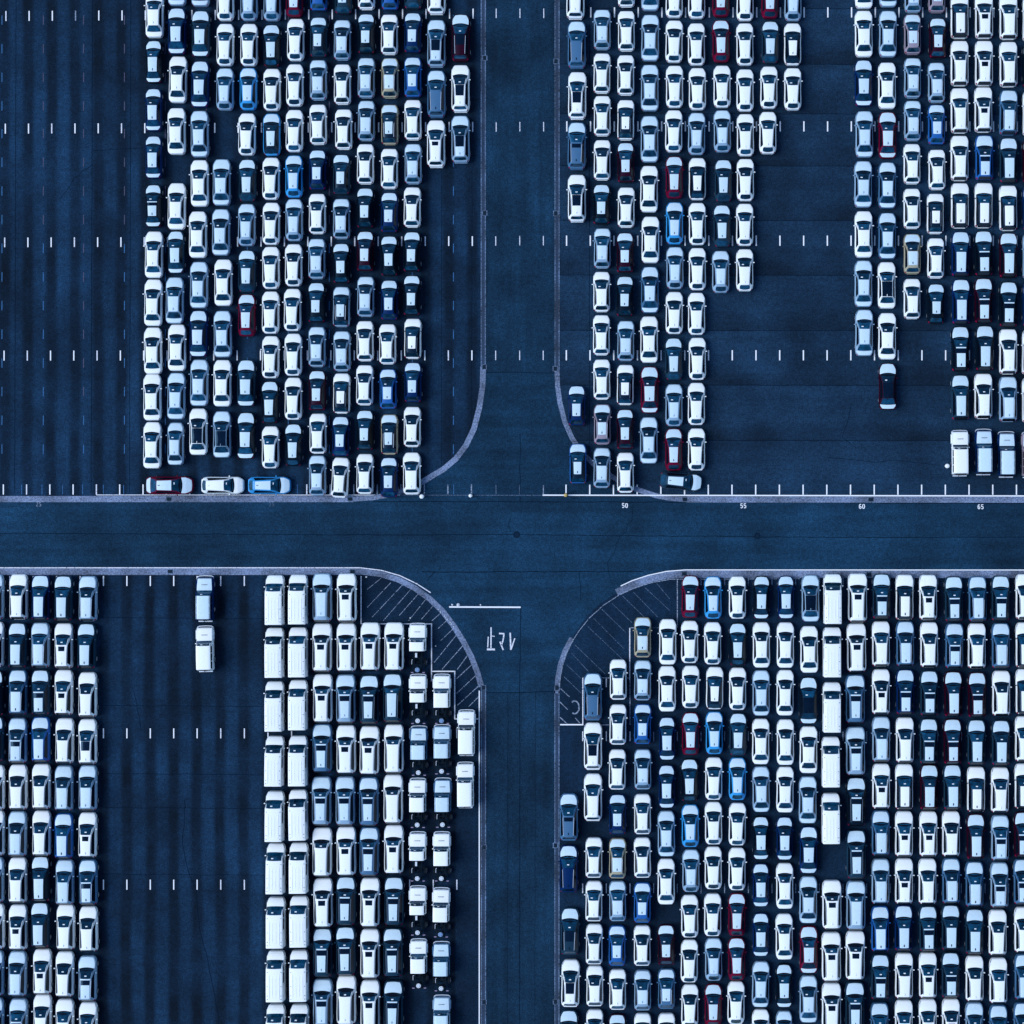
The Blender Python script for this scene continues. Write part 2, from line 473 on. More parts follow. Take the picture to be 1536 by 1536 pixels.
    if not boxy:
        for sd in (-1, 1):
            part("headlight", sd, lambda sd=sd: side_patch(s, .016, .085, .040, .115, sd, .014, 3.75, 4.55, 5), LAMP_W)
            part("taillight", sd, lambda sd=sd: side_patch(s, .955, .995, .955, .995, sd, .012, 3.0, 4.1, 3), LAMP_R)
    elif kind == 'X':
        for sd in (-1, 1):
            part("headlight", sd, lambda sd=sd: side_patch(s, .012, .07, .03, .08, sd, .012, 3.2, 4.0, 4), LAMP_W)
            part("taillight", sd, lambda sd=sd: side_patch(s, .985, .998, .985, .998, sd, .012, 3.0, 4.4, 3), LAMP_R)
    else:
        for sd in (-1, 1):
            part("headlight", sd, lambda sd=sd: disc_stack(sd * W * .33, L / 2 + .01, .88, [(.10, -.05), (.10, .03)], 'y', 12), LAMP_W)
    # bumpers
    if kind in 'JKL':
        part("front_bumper", 0, lambda: bumper_bar(W * .98, L / 2 + .12, .55), CHROME if (white or kind != 'J') else CHROME, angle=50)
        part("fender", -1, lambda: box(-W / 2 - .02, L / 2 - fy[0] * L, .80, .14, 1.0, .16, .86), paint)
        part("fender", 1, lambda: box(W / 2 + .02, L / 2 - fy[0] * L, .80, .14, 1.0, .16, .86), paint)
    if kind == 'J':
        part("rear_bumper", 0, lambda: join(box(-.45, -L / 2 - .16, .55, .62, .13, .16, .9), box(.30, -L / 2 - .16, .55, .86, .13, .16, .9)), CHROME)
        part("spare_wheel_bracket", 0, lambda: box(.0, -L / 2 - .06, .75, .30, .10, .5), BLACK)
    elif kind in 'MP' or (kind == 'V'):
        part("rear_bumper", col in 'wsgpt', lambda: box(0, -L / 2 - .015, .46, W * .62, .10, .16, .95), paint if col in 'wsgpt' else BLACK)
    elif kind == 'T':
        part("rear_bumper", 0, lambda: box(0, -L / 2 - .01, .46, W * .70, .08, .16, .95), paint)
    if kind == 'X':
        k = cached(("stud",), lambda: mesh_obj_data("roof_stud", *disc_stack(0, 0, 0, [(.045, -.01), (.035, .025)], 'z', 8), RAILDARK))
        for f in (.385, .67, .86, .93):
            for sd in (-1, 1):
                out.append(("roof_stud", k, (sd * W * .37, L * (.5 - f), H + .012)))
    if kind == 'X':
        for rx in (-.52, -.18, .18, .52):
            part("roof_rib", rx, lambda rx=rx: box(rx, L * (.5 - .67), H + .030, .07, L * .52, .05, .55), film)
    if kind in 'JKL':
        part("bonnet_vent", 0, lambda: box(0, L * (.5 - s.c * .52), lerp(s.zn, s.zh, .80) + .075, .62, .06, .03, .8), RAILDARK)
    # delivery note behind the windscreen
    if kind not in 'JKL' or True:
        fn = lerp(s.c, s.wt, .72)
        q = s.sect(fn)
        nx = 0.0 if kind in 'MPT' else -W * .11
        part("delivery_note", 0, lambda: top_patch_note(s, fn, nx), PAPER, smooth=False)
    if boxy and kind != 'X' and white:
        pass
    return out

def top_patch_note(s, f, cx):
    V = []
    df = .010 if s.c < .3 else .006
    for ff in (f - df, f + df):
        q = s.sect(ff)
        pts = [(q[8][0], q[8][1]), (q[7][0], q[7][1]), (q[6][0], q[6][1]), (q[5][0], q[5][1])]
        for x in (cx - .11, cx + .11):
            V.append((x, s.L * (.5 - ff), interp(pts, abs(x)) + .022))
    return V, [(0, 2, 3, 1)]

def mirror_mesh(me):
    m = me.copy()
    for v in m.vertices: v.co.x = -v.co.x
    m.flip_normals()
    return m

def bumper_bar(w, y, z):
    V, F = [], []
    pts = [(-w / 2, y - .28), (-w / 2 + .06, y - .08), (-w / 2 + .22, y), (0, y + .03), (w / 2 - .22, y), (w / 2 - .06, y - .08), (w / 2, y - .28)]
    for i, (x, yy) in enumerate(pts):
        a = pts[max(0, i - 1)]; b = pts[min(len(pts) - 1, i + 1)]
        dx, dy = b[0] - a[0], b[1] - a[1]; n = math.hypot(dx, dy); nx, ny = dy / n * .04, -dx / n * .04
        V += [(x + nx, yy + ny, z - .08), (x - nx, yy - ny, z - .08), (x - nx, yy - ny, z + .08), (x + nx, yy + ny, z + .08)]
    for i in range(len(pts) - 1):
        for k in range(4):
            a, b = i * 4 + k, i * 4 + (k + 1) % 4
            F.append((a, a + 4, b + 4, b))
    F += [(0, 1, 2, 3), (len(V) - 1, len(V) - 2, len(V) - 3, len(V) - 4)]
    return V, F

BLACK_ROOF = plain("black_roof_paint", (0.002, 0.010, 0.026), rough=0.25, spec=.3, coat=0.1)
RAILDARK = plain("grey_roof_rail", (0.10, 0.15, 0.22), rough=0.4)

KIND = {'S': ("sedan", "sedan"), 'E': ("sedan", "sedan"), 's': ("compact_sedan", "sedan"), 'C': ("hatchback", "hatchback"), 'H': ("hatchback", "hatchback"),
        'V': ("small_suv", "small SUV"), 'M': ("suv", "SUV"), 'P': ("large_suv", "large SUV"), 'T': ("crossover_wagon", "crossover"), 'X': ("van", "panel van"),
        'J': ("offroad_wagon", "off-road wagon"), 'K': ("chassis_cab_truck", "chassis cab truck"), 'L': ("chassis_cab_truck", "chassis cab truck")}
PHRASE = {'S': "sedan", 'E': "sedan", 's': "compact sedan", 'C': "hatchback", 'H': "hatchback", 'V': "small SUV", 'M': "SUV", 'P': "large SUV",
          'T': "long crossover", 'X': "panel van", 'J': "boxy off-road wagon", 'K': "single-cab chassis truck", 'L': "double-cab chassis truck"}

def chassis_parts(kind, opts):
    """everything behind the cab of a chassis cab; frame origin = middle of the whole truck"""
    cabL = SH[kind]['L']; TL = 5.15
    off = TL / 2 - cabL / 2 - .12                     # the cab sits at the front
    y1 = -TL / 2 + .02; y0 = off - cabL / 2 + .25
    out = []
    def part(name, key, fn, mat, loc=(0, 0, 0), smooth=True):
        me = cached((name, "chassis" + kind, key, mat.name), lambda: mesh_obj_data(name, *fn(), mat, smooth, 40))
        out.append((name, me, loc))
    part("frame_rail", -1, lambda: box(-.40, (y0 + y1) / 2, .62, .09, y0 - y1, .16), AXLE)
    part("frame_rail", 1, lambda: box(.40, (y0 + y1) / 2, .62, .09, y0 - y1, .16), AXLE)
    for k in range(4):
        part("cross_member", k, lambda k=k: box(0, lerp(y0 - .3, y1 + .06, k / 3), .60, .80, .10, .10), AXLE)
    ya = y1 + 1.05
    part("rear_axle", 0, lambda: disc_stack(0, ya, .36, [(.05, -.7), (.06, -.2), (.17, -.1), (.17, .1), (.06, .2), (.05, .7)], 'x', 12), AXLE)
    wm = cached(("wheel", .35), lambda: wheel_mesh(.35, .22, RIM)); wm2 = cached(("wheel_m", .35), lambda: mirror_mesh(wm))
    out.append(("wheel", wm, (.80, ya, .35))); out.append(("wheel", wm2, (-.80, ya, .35)))
    for sd in (-1, 1):
        part("leaf_spring", sd, lambda sd=sd: box(sd * .56, ya, .52, .08, 1.2, .07, .95), AXLE)
        part("rear_light_bracket", sd, lambda sd=sd: join(box(sd * .60, y1 + .0, .62, .26, .07, .10), box(sd * .60, y1 - .035, .64, .20, .03, .09)), LAMP_R if False else CHROME_D)
    part("fuel_pipe", 0, lambda: join(box(-.62, ya + .02, .78, .045, .42, .05), box(-.58, ya + .28, .76, .12, .05, .05)), CHROME)
    if kind == 'K':
        part("fuel_tank", 0, lambda: box(-.16, y0 - .72, .82, .22, .50, .20, .9), RIMW)
    part("gearbox", 0, lambda: join(box(.04, y0 - .55, .50, .30, .7, .24, .8), box(.22, y0 - 1.15, .50, .12, .9, .12)), AXLE)
    rim = RIMB if 'b' in opts else RIMW
    sp = cached(("spare", rim.name), lambda: wheel_mesh(.34, .20, rim, 'z'))
    out.append(("spare_wheel", sp, (-.03, y1 + .30, .86)))
    return out, off
CHROME_D = plain("dull_bracket", (0.30, 0.25, 0.42), rough=0.5)

PC = {}
N_THINGS = 0
def put_vehicle(px, py, spec, extra, label, group):
    kind, col, opts = spec[0], spec[1], spec[2:]
    key = spec
    if key not in PC:
        parts = car_parts(kind, col, opts.replace('n', 'x') if kind in 'L' else opts)
        if kind in 'KL':
            ch, off = chassis_parts(kind, opts)
            parts = [(n, m, (l[0], l[1] + off, l[2])) for n, m, l in parts] + ch
        PC[key] = parts
    e = bpy.data.objects.new(KIND[kind][0], None)
    COL.objects.link(e)
    e.empty_display_size = .3
    mz = .6
    X, Y = gx(px), gy(py)
    k = 1 - mz / CAMZ
    X = cam.location.x + (X - cam.location.x) * k
    Y = cam.location.y + (Y - cam.location.y) * k
    rz = random.gauss(0, .35)
    if extra is not None: rz = extra
    e.location = (X, Y, .014)
    e.rotation_euler = (0, 0, R(rz))
    e['label'] = label
    e['category'] = KIND[kind][1]
    if group: e['group'] = group
    for name, me, loc in PC[key]:
        o = bpy.data.objects.new(name, me)
        o.location = loc
        o.parent = e
        COL.objects.link(o)
        if name == 'cabin_shell' and 'z' in opts: o['label'] = "black roof and pillars"
    return e

# ------------------------------------------------------------------ ground
def asphalt(name, col, bands=None, strips=None, grain=.5, blotch=.25, along='y', lane=.5):
    """bands: (x0 m, pitch m, width share, depth, y-modulated) darker stripes worn along the bay lines; strips: list of seam Ys (m) of cross laid lanes"""
    m, t, b = new_mat(name)
    N, Lk = t.nodes, t.links
    b.inputs["Roughness"].default_value = 0.92
    b.inputs["Specular IOR Level"].default_value = 0.12
    geo = N.new("ShaderNodeNewGeometry")
    sep = N.new("ShaderNodeSeparateXYZ"); Lk.new(geo.outputs["Position"], sep.inputs[0])
    def noise(scale, detail=3, stretch=None, rough=.55):
        n = N.new("ShaderNodeTexNoise"); n.inputs["Scale"].default_value = scale; n.inputs["Detail"].default_value = detail; n.inputs["Roughness"].default_value = rough
        if stretch:
            mp = N.new("ShaderNodeMapping"); mp.inputs["Scale"].default_value = stretch
            Lk.new(geo.outputs["Position"], mp.inputs[0]); Lk.new(mp.outputs[0], n.inputs["Vector"])
        else:
            Lk.new(geo.outputs["Position"], n.inputs["Vector"])
        return n.outputs[0]
    def rng(x, lo, hi, a=.3, c=.7):
        r = N.new("ShaderNodeMapRange"); r.inputs[1].default_value = a; r.inputs[2].default_value = c
        r.inputs[3].default_value = lo; r.inputs[4].default_value = hi; Lk.new(x, r.inputs[0]); return r.outputs[0]
    def mth(op, x, y=None, z=None):
        n = N.new("ShaderNodeMath"); n.operation = op
        for i, v in enumerate((x, y, z)):
            if v is None: continue
            if isinstance(v, (int, float)): n.inputs[i].default_value = v
            else: Lk.new(v, n.inputs[i])
        return n.outputs[0]
    f = rng(noise(7.5, 2, None, .7), 1 - grain, 1 + grain)              # stones of the wearing course
    f = mth('MULTIPLY', f, rng(noise(2.6, 3), 1 - grain * .45, 1 + grain * .45))
    f = mth('MULTIPLY', f, rng(noise(.18, 5), 1 - blotch, 1 + blotch))
    f = mth('MULTIPLY', f, rng(noise(.045, 6, None, .62), 1 - blotch * .9, 1 + blotch * .9, .38, .62))
    f = mth('MULTIPLY', f, rng(noise(.9, 4, (.05, 1.0, 1) if (strips or along == 'x') else (1.0, .05, 1)), 1 - blotch * lane, 1 + blotch * lane))
    if bands:
        x0, pitch, wd, depth = bands
        wob = rng(noise(.25, 2, (.5, .3, 1)), -.16, .16)
        ph = mth('DIVIDE', mth('ADD', mth('SUBTRACT', sep.outputs[0], x0), wob), pitch)
        fr = mth('PINGPONG', ph, .5)                                        # 0 at the bay line, .5 mid bay
        sm = N.new("ShaderNodeMapRange"); sm.interpolation_type = 'SMOOTHSTEP'
        sm.inputs[1].default_value = .10; sm.inputs[2].default_value = .36
        sm.inputs[3].default_value = 1 - depth; sm.inputs[4].default_value = 1.75
        Lk.new(fr, sm.inputs[0])
        gain = rng(noise(.11, 3, (1, 2.2, 1)), .25, 1.05, .34, .66)
        mix = mth('ADD', 1.0, mth('MULTIPLY', mth('SUBTRACT', sm.outputs[0], 1.0), gain))
        f = mth('MULTIPLY', f, mix)
    if strips:
        acc = None
        for ys in strips:
            d = mth('SUBTRACT', sep.outputs[1], ys)                       # + above the seam
            sm = N.new("ShaderNodeMapRange"); sm.inputs[1].default_value = 0.0; sm.inputs[2].default_value = 2.2
            sm.inputs[3].default_value = .52; sm.inputs[4].default_value = 0.0; Lk.new(d, sm.inputs[0])
            g = mth('MULTIPLY', sm.outputs[0], mth('GREATER_THAN', d, 0.0))
            acc = g if acc is None else mth('ADD', acc, g)
        gn = rng(noise(.2, 3), .3, 1.0, .35, .65)
        f = mth('MULTIPLY', f, mth('SUBTRACT', 1.0, mth('MULTIPLY', acc, gn)))
    vm = N.new("ShaderNodeVectorMath"); vm.operation = 'SCALE'; vm.inputs[0].default_value = col
    Lk.new(f, vm.inputs["Scale"])
    Lk.new(vm.outputs[0], b.inputs["Base Color"])
    bp = N.new("ShaderNodeBump"); bp.inputs["Strength"].default_value = .25; bp.inputs["Distance"].default_value = .02
    Lk.new(noise(9, 2), bp.inputs["Height"]); Lk.new(bp.outputs[0], b.inputs["Normal"])
    return m

A_LOT = (0.0041, 0.0180, 0.0425)
A_ROAD = (0.0060, 0.0315, 0.069)
seams_r = [gy(v) for v in (13, 96.5, 171, 249, 331, 413, 496, 578, 661)]
M_LOT_UL = asphalt("lot_asphalt_upper_left", A_LOT, bands=(gx(7), 35.05 * S, .3, .42))
M_LOT_LL = asphalt("lot_asphalt_lower_left", A_LOT, bands=(gx(155), 35.15 * S, .3, .48))
M_LOT_UR = asphalt("lot_asphalt_upper_right", (0.0078, 0.0290, 0.064), strips=seams_r)
M_LOT_LR = asphalt("lot_asphalt_lower_right", A_LOT)
M_ROAD = asphalt("road_asphalt", A_ROAD, blotch=.24, along="x", lane=.9)
M_ARM = asphalt("side_road_asphalt", (0.0056, 0.0275, 0.060), blotch=.24, lane=.9)
M_GROUND = asphalt("ground_asphalt", A_LOT)

def flat(name, pts, z, mat, parent=None, kind="structure"):
    """flat sheet through the given ground points (pixels)"""
    me = mesh_obj_data(name, [(gx(x), gy(y), z) for x, y in pts], [tuple(reversed(range(len(pts))))], mat, False)
    if me.polygons[0].normal.z < 0: me.flip_normals()
    o = bpy.data.objects.new(name, me); COL.objects.link(o)
    if parent is not None: o.parent = parent
    elif kind: o['kind'] = kind
    return o

ground = flat("ground", [(-3000, -3000), (4500, -3000), (4500, 4500), (-3000, 4500)], -.004, M_GROUND)
lot_ul = flat("parking_lot", [(-1500, -1500), (724, -1500), (724, 748), (-1500, 748)], 0, M_LOT_UL)
lot_ur = flat("parking_lot", [(836, -1500), (3000, -1500), (3000, 749), (836, 749)], 0, M_LOT_UR)
lot_ll = flat("parking_lot", [(-1500, 856), (724, 856), (724, 3000), (-1500, 3000)], 0, M_LOT_LL)
lot_lr = flat("parking_lot", [(836, 860), (3000, 860), (3000, 3000), (836, 3000)], 0, M_LOT_LR)

corner_ll = flat('corner_asphalt', [(541, 862), (724, 862), (724, 1600), (683, 1600), (683, 1078), (647, 1078), (647, 1007), (541, 936)], .0025, M_LOT_LR)
# centre lines of the four concrete gutters, pixels
arc_ul = [(724.8, -60), (724.8, 549), (723.8, 580), (719, 612), (711, 643), (699, 668), (684, 688), (665, 704), (648, 714), (632, 724), (610, 734), (585, 742), (560, 746.5), (530, 748.6), (-60, 748.6)]
arc_ur = [(835.5, -60), (835.5, 556), (836.5, 580), (840, 604), (847, 632), (858, 657), (871, 677), (888, 694), (905, 707), (928, 721), (955, 734), (982, 743), (1005, 747.6), (1030, 749.1), (1600, 749.6)]
arc_ll = [(-60, 857.2), (540, 857.2), (570, 861), (598, 869.5), (622, 882), (645, 898.5), (664, 917), (680, 938), (695, 962), (707, 985), (716, 1008), (722, 1030), (725, 1040), (725, 1600)]
arc_lr = [(835.5, 1600), (835.5, 1040), (836.8, 1018), (841, 996), (848, 976), (858, 957), (870, 938), (884, 920), (903, 903), (925, 889), (948, 877.5), (973, 868.5), (1000, 862.8), (1028, 861), (1600, 861.2)]

# roads: one cross shaped sheet bounded by the gutters
road_pts = arc_ul[:-1] + [(-1500, 748.6), (-1500, 857.2)] + arc_ll[1:-1] + [(725, 3000), (835.5, 3000)] + arc_lr[1:-1] + [(3000, 861.2), (3000, 749.6)] + list(reversed(arc_ur[1:-1])) + [(835.5, -1500), (724.8, -1500)]
road = flat("road", road_pts, .004, M_ROAD)

flat('side_road', [(728.6, -1500), (831.7, -1500), (831.7, 558.6), (728.6, 558.6)], .006, M_ARM)
flat('side_road', [(729, 1038.6), (831.6, 1038.0), (831.6, 3000), (729, 3000)], .006, M_ARM)

def strip(name, pts, w, z, mat, parent, h=0.0, closed=False):
    """band of even width along a pixel polyline; h > 0 gives it thickness"""
    P = [(gx(x), gy(y)) for x, y in pts]
    Lf, Rt = [], []
    for i, (x, y) in enumerate(P):
        a, b = P[max(0, i - 1)], P[min(len(P) - 1, i + 1)]
        if 0 < i < len(P) - 1:
            d1 = (x - a[0], y - a[1]); n1 = math.hypot(*d1); d2 = (b[0] - x, b[1] - y); n2 = math.hypot(*d2)
            dx, dy = d1[0] / n1 + d2[0] / n2, d1[1] / n1 + d2[1] / n2
        else:
            dx, dy = b[0] - a[0], b[1] - a[1]
        n = math.hypot(dx, dy); nx, ny = -dy / n, dx / n
        hw = w * S / 2
        Lf.append((x + nx * hw, y + ny * hw)); Rt.append((x - nx * hw, y - ny * hw))
    V, F = [], []
    m = len(P)
    if h <= 0:
        V = [(x, y, z) for x, y in Lf] + [(x, y, z) for x, y in Rt]
        F = [(i, m + i, m + i + 1, i + 1) for i in range(m - 1)]
    else:
        V = [(x, y, z - .05) for x, y in Lf] + [(x, y, z + h) for x, y in Lf] + [(x, y, z + h) for x, y in Rt] + [(x, y, z - .05) for x, y in Rt]
        for r in range(3):
            for i in range(m - 1):
                F.append((r * m + i, (r + 1) * m + i, (r + 1) * m + i + 1, r * m + i + 1))
        F += [(0, m, 2 * m, 3 * m), (m - 1, 4 * m - 1, 3 * m - 1, 2 * m - 1)]
    me = mesh_obj_data(name, V, F, mat, False)
    if sum(p.normal.z for p in me.polygons) < 0: me.flip_normals()
    o = bpy.data.objects.new(name, me); COL.objects.link(o)
    if parent is not None: o.parent = parent
    else: o['kind'] = "structure"
    return o

def concrete(name, col, var=.5):
    m, t, b = new_mat(name)
    N, Lk = t.nodes, t.links
    b.inputs["Roughness"].default_value = .9
    geo = N.new("ShaderNodeNewGeometry")
    def nz(s, d):
        n = N.new("ShaderNodeTexNoise"); n.inputs["Scale"].default_value = s; n.inputs["Detail"].default_value = d; Lk.new(geo.outputs["Position"], n.inputs["Vector"])
        return n.outputs[0]
    a = N.new("ShaderNodeMath"); a.operation = 'MULTIPLY'; Lk.new(nz(6, 3), a.inputs[0]); Lk.new(nz(.35, 4), a.inputs[1])
    r = N.new("ShaderNodeMapRange"); r.inputs[1].default_value = .12; r.inputs[2].default_value = .38; r.inputs[3].default_value = 1 - var; r.inputs[4].default_value = 1 + var
    Lk.new(a.outputs[0], r.inputs[0])
    vm = N.new("ShaderNodeVectorMath"); vm.operation = 'SCALE'; vm.inputs[0].default_value = col
    Lk.new(r.outputs[0], vm.inputs["Scale"]); Lk.new(vm.outputs[0], b.inputs["Base Color"])
    return m
CONC = concrete("gutter_concrete", (0.125, 0.175, 0.285), .7)
CONC_D = concrete("gutter_channel_concrete", (0.014, 0.036, 0.080), .4)
CONC_L = concrete("gutter_edge_concrete", (0.075, 0.125, 0.21), .98)
def paint_mat(name, col, wear):
    m, t, b = new_mat(name)
    N, Lk = t.nodes, t.links
    b.inputs["Roughness"].default_value = .8
    geo = N.new("ShaderNodeNewGeometry")
    n = N.new("ShaderNodeTexNoise"); n.inputs["Scale"].default_value = 9; n.inputs["Detail"].default_value = 4; Lk.new(geo.outputs["Position"], n.inputs["Vector"])
    r = N.new("ShaderNodeMapRange"); r.inputs[1].default_value = wear - .12; r.inputs[2].default_value = wear + .12; Lk.new(n.outputs[0], r.inputs[0])
    mx = N.new("ShaderNodeMix"); mx.data_type = 'RGBA'; mx.inputs[6].default_value = (*A_LOT, 1); mx.inputs[7].default_value = (*col, 1)
    Lk.new(r.outputs[0], mx.inputs[0]); Lk.new(mx.outputs[2], b.inputs["Base Color"])
    return m
W_NEW = paint_mat("fresh_white_road_paint", (0.80, 0.86, 0.93), .22)
W_MID = paint_mat("white_road_paint", (0.68, 0.74, 0.86), .36)
W_OLD = paint_mat("worn_road_paint", (0.30, 0.39, 0.54), .48)
W_GONE = paint_mat("almost_gone_road_paint", (0.10, 0.18, 0.31), .52)
BLUE_L = paint_mat("faded_blue_road_paint", (0.02, 0.14, 0.36), .42)
PINK_L = paint_mat("faded_brown_road_paint", (0.07, 0.07, 0.14), .44)
DRAINM = plain("drain_iron", (0.002, 0.004, 0.010), rough=.7)
SEAM = plain("joint_tar", (0.0012, 0.0065, 0.018), rough=.9, spec=.1)

# straight gutters are three bands (pale edge, dark channel, pale edge); the bends and the east-west runs are pale slabs
def gutter(pts, i0, i1, w, mat, z=.008, h=.018):
    g = strip("concrete_gutter", pts[i0:i1 + 1], w, z, mat, None, h)
    return g
def gutter_v(x, y0, y1):
    g = strip("concrete_gutter", [(x, y0), (x, y1)], 7.6, .008, CONC_D, None, .012)
    for dx, w in ((-3.1, 1.3), (3.1, 1.6)):
        strip("gutter_edge", [(x + dx, y0), (x + dx, y1)], w, .010, CONC_L, g, .016)
    return g
gutter_v(724.9, -60, 550); gutter_v(835.6, -60, 556); gutter_v(725.2, 1036, 1600); gutter_v(835.4, 1036, 1600)
gutter(arc_ul, 1, 9, 8.4, CONC); gutter(arc_ul, 9, 13, 7.5, CONC); gutter(arc_ul, 13, 14, 9.2, CONC)
gutter(arc_ur, 1, 13, 7.4, CONC); gutter(arc_ur, 13, 14, 9.2, CONC)
gutter(arc_ll, 0, 1, 10.4, CONC); gutter(arc_ll, 1, 11, 8.6, CONC)
gutter(arc_lr, 1, 5, 8.0, CONC); gutter(arc_lr, 9, 12, 11, CONC); gutter(arc_lr, 12, 14, 11.5, CONC)
# thin white edge lines along the gutters
lm = [(-60, 851.6), (540, 851.6), (572, 855.5), (600, 863.5), (625, 875.5), (646, 889)]
strip("edge_line", lm, 1.5, .040, W_MID, road)
lr = [(931, 879), (948, 871), (972, 863), (1000, 857), (1028, 854.8), (1600, 855.0)]
strip("edge_line", lr, 1.4, .040, W_NEW, road)
strip("edge_line", [(839, 1030), (841.5, 1008), (847, 986), (856, 966), (868, 947), (884, 927), (905, 908), (928, 893), (948, 883.5), (975, 874.5), (1005, 869), (1200, 868)], 1.0, .034, W_OLD, lot_lr)
strip("edge_line", [(718.9, 1036), (718.9, 1600)], 1.7, .016, W_NEW, lot_ll)
strip("edge_line", [(144.5, 742.4), (600, 742.6)], 1.2, .016, W_MID, lot_ul)
strip("edge_line", [(600, 742.7), (814, 742.9)], 1.0, .016, W_GONE, lot_ul)
strip("edge_line", [(814, 742.7), (1600, 744.0)], 1.9, .046, W_NEW, lot_ur)

# drain inlets
def drain(x, y, horiz=False):
    fr = flat("drain_frame", [(x - 4.1, y - 3.9), (x + 4.1, y - 3.9), (x + 4.1, y + 3.9), (x - 4.1, y + 3.9)], .029, CONC_L)
    fr['kind'] = 'structure'
    w, h = (3.4, 2.5) if horiz else (2.6, 3.2)
    flat("grate", [(x - w, y - h), (x + w, y - h), (x + w, y + h), (x - w, y + h)], .033, DRAINM, fr)
for x, y in ((727, 87), (727, 319.5), (726.2, 550.5), (834, 92), (833.7, 320), (833, 553), (725.3, 1031.5), (726, 1271), (726, 1503), (835.5, 1031.5), (833.3, 1268), (833.3, 1502.5)):
    drain(x, y)
for x, y in ((253.5, 748.6), (525.2, 748.6), (1027.5, 749), (1306.5, 749.5), (255.5, 857.2), (528.7, 857.2), (1026.5, 860.6), (1303.6, 861.3)):
    drain(x, y, True)
def manhole(x, y, r):
    pts = [(x + r * math.cos(a * math.pi / 12), y + r * math.sin(a * math.pi / 12)) for a in range(24)]
    o = flat("manhole_cover", pts, .010, plain("manhole_iron", (0.001, 0.006, 0.018), rough=.7, spec=.2, var=.4, scale=6))
    pts = [(x + r * .72 * math.cos(a * math.pi / 12), y + r * .72 * math.sin(a * math.pi / 12)) for a in range(24)]
    flat("cover_plate", pts, .016, plain("manhole_plate", (0.0025, 0.013, 0.034), rough=.7, spec=.2), o)
manhole(775, 802, 5.0); manhole(1136, 804, 4.6)

# bay lines
def bay(x, y, ln=14.6, mat=W_MID, lot=lot_ul, w=1.9, dx=0.0):
    strip("bay_line", [(x + dx, y - ln / 2), (x, y + ln / 2)], w, .005, mat, lot)
rows_ul = [(24.0, 20.4, 14.8), (193, 190.4, 14.8), (363.6, 361.6, 14.4), (533.4, 533, 14.8), (734.2, 734.2, 15.2)]
for k in range(-1, 21):
    for yl, yr, ln in rows_ul:
        t = k / 20
        x = lerp(8.9 - .0055 * (yl - 24), 709.6 - .0034 * (yr - 20), t) - 5.3 * t * (1 - t)
        y = lerp(yl, yr, t)
        mat = W_NEW if (k + int(yl)) % 3 else W_MID
        if yl > 700 and k > 14: mat = W_OLD
        if yl < 30 and k == 3: mat = W_OLD
        bay(x, y, ln, mat, lot_ul, 1.75)
for x in (744, 779.5, 815): 
    bay(x, 734.5, 14, W_GONE if x < 800 else W_OLD, lot_ul, 1.4)
    bay(x, 734.5, .1, W_GONE, lot_ul, .1)
for x, y in ((744.3, 20), (779.9, 20), (815.6, 20), (744.3, 190.5), (779.8, 190), (815.4, 190), (743.6, 361.5), (779.6, 361), (815, 361), (743.5, 533), (779.5, 533), (814.8, 533)):
    strip("lane_mark", [(x, y - 7), (x, y + 7)], 1.3, .0105, W_MID, road)
for k in range(0, 21):
    for j, y in enumerate((18.6, 189.6, 361, 532.9, 734.6)):
        x = 850.6 + 35.56 * k - .0022 * (y - 20)
        if j == 0 and k == 0: continue
        bay(x, y, 15.2, W_NEW, lot_ur, 1.9)
for k in range(-5, 17):
    for j, (y, ln) in enumerate(((871.4, 15), (1100, 14.8), (1327, 15))):
        x = 155.2 + 35.12 * k + (.3 * max(0, k - 4) if j else .25 * max(0, k - 4))
        if j == 0 and k > 10: continue
        if k > 15: continue
        bay(x, y, ln, (W_NEW if 0 <= k < 5 else W_MID), lot_ll, 1.7)
for k in range(0, 20):
    for j, (y, ln) in enumerate(((870.5, 14.5), (1104.3, 14.6), (1332.5, 14.4))):
        x = 874 + 35.5 * k
        if j == 0 and k < 5: continue
        bay(x, y, ln, W_MID if (j and k < 3) else W_OLD, lot_lr, 1.4)
# faded thin dashes of an older layout
for ix, x in enumerate((3, 65, 125.4, 186.7, 248, 309.5, 371, 432.5, 494, 618.5, 680.2)):
    y = -20
    while y < 700:
        blue = (ix == 0 or ix == 10 or (y > 330 and ix != 2) or y > 620)
        strip("old_bay_line", [(x, y), (x - .1, y + 14)], 1.2, .005, BLUE_L if blue else PINK_L, lot_ul)
        y += 43 if not (150 < y < 190) else 41.4
for x in (32.5, 63, 94, 124, 155, 185.5, 680.5, 260, 446):
    strip("old_bay_line", [(x, 727), (x, 741)], .9, .005, BLUE_L, lot_ul)

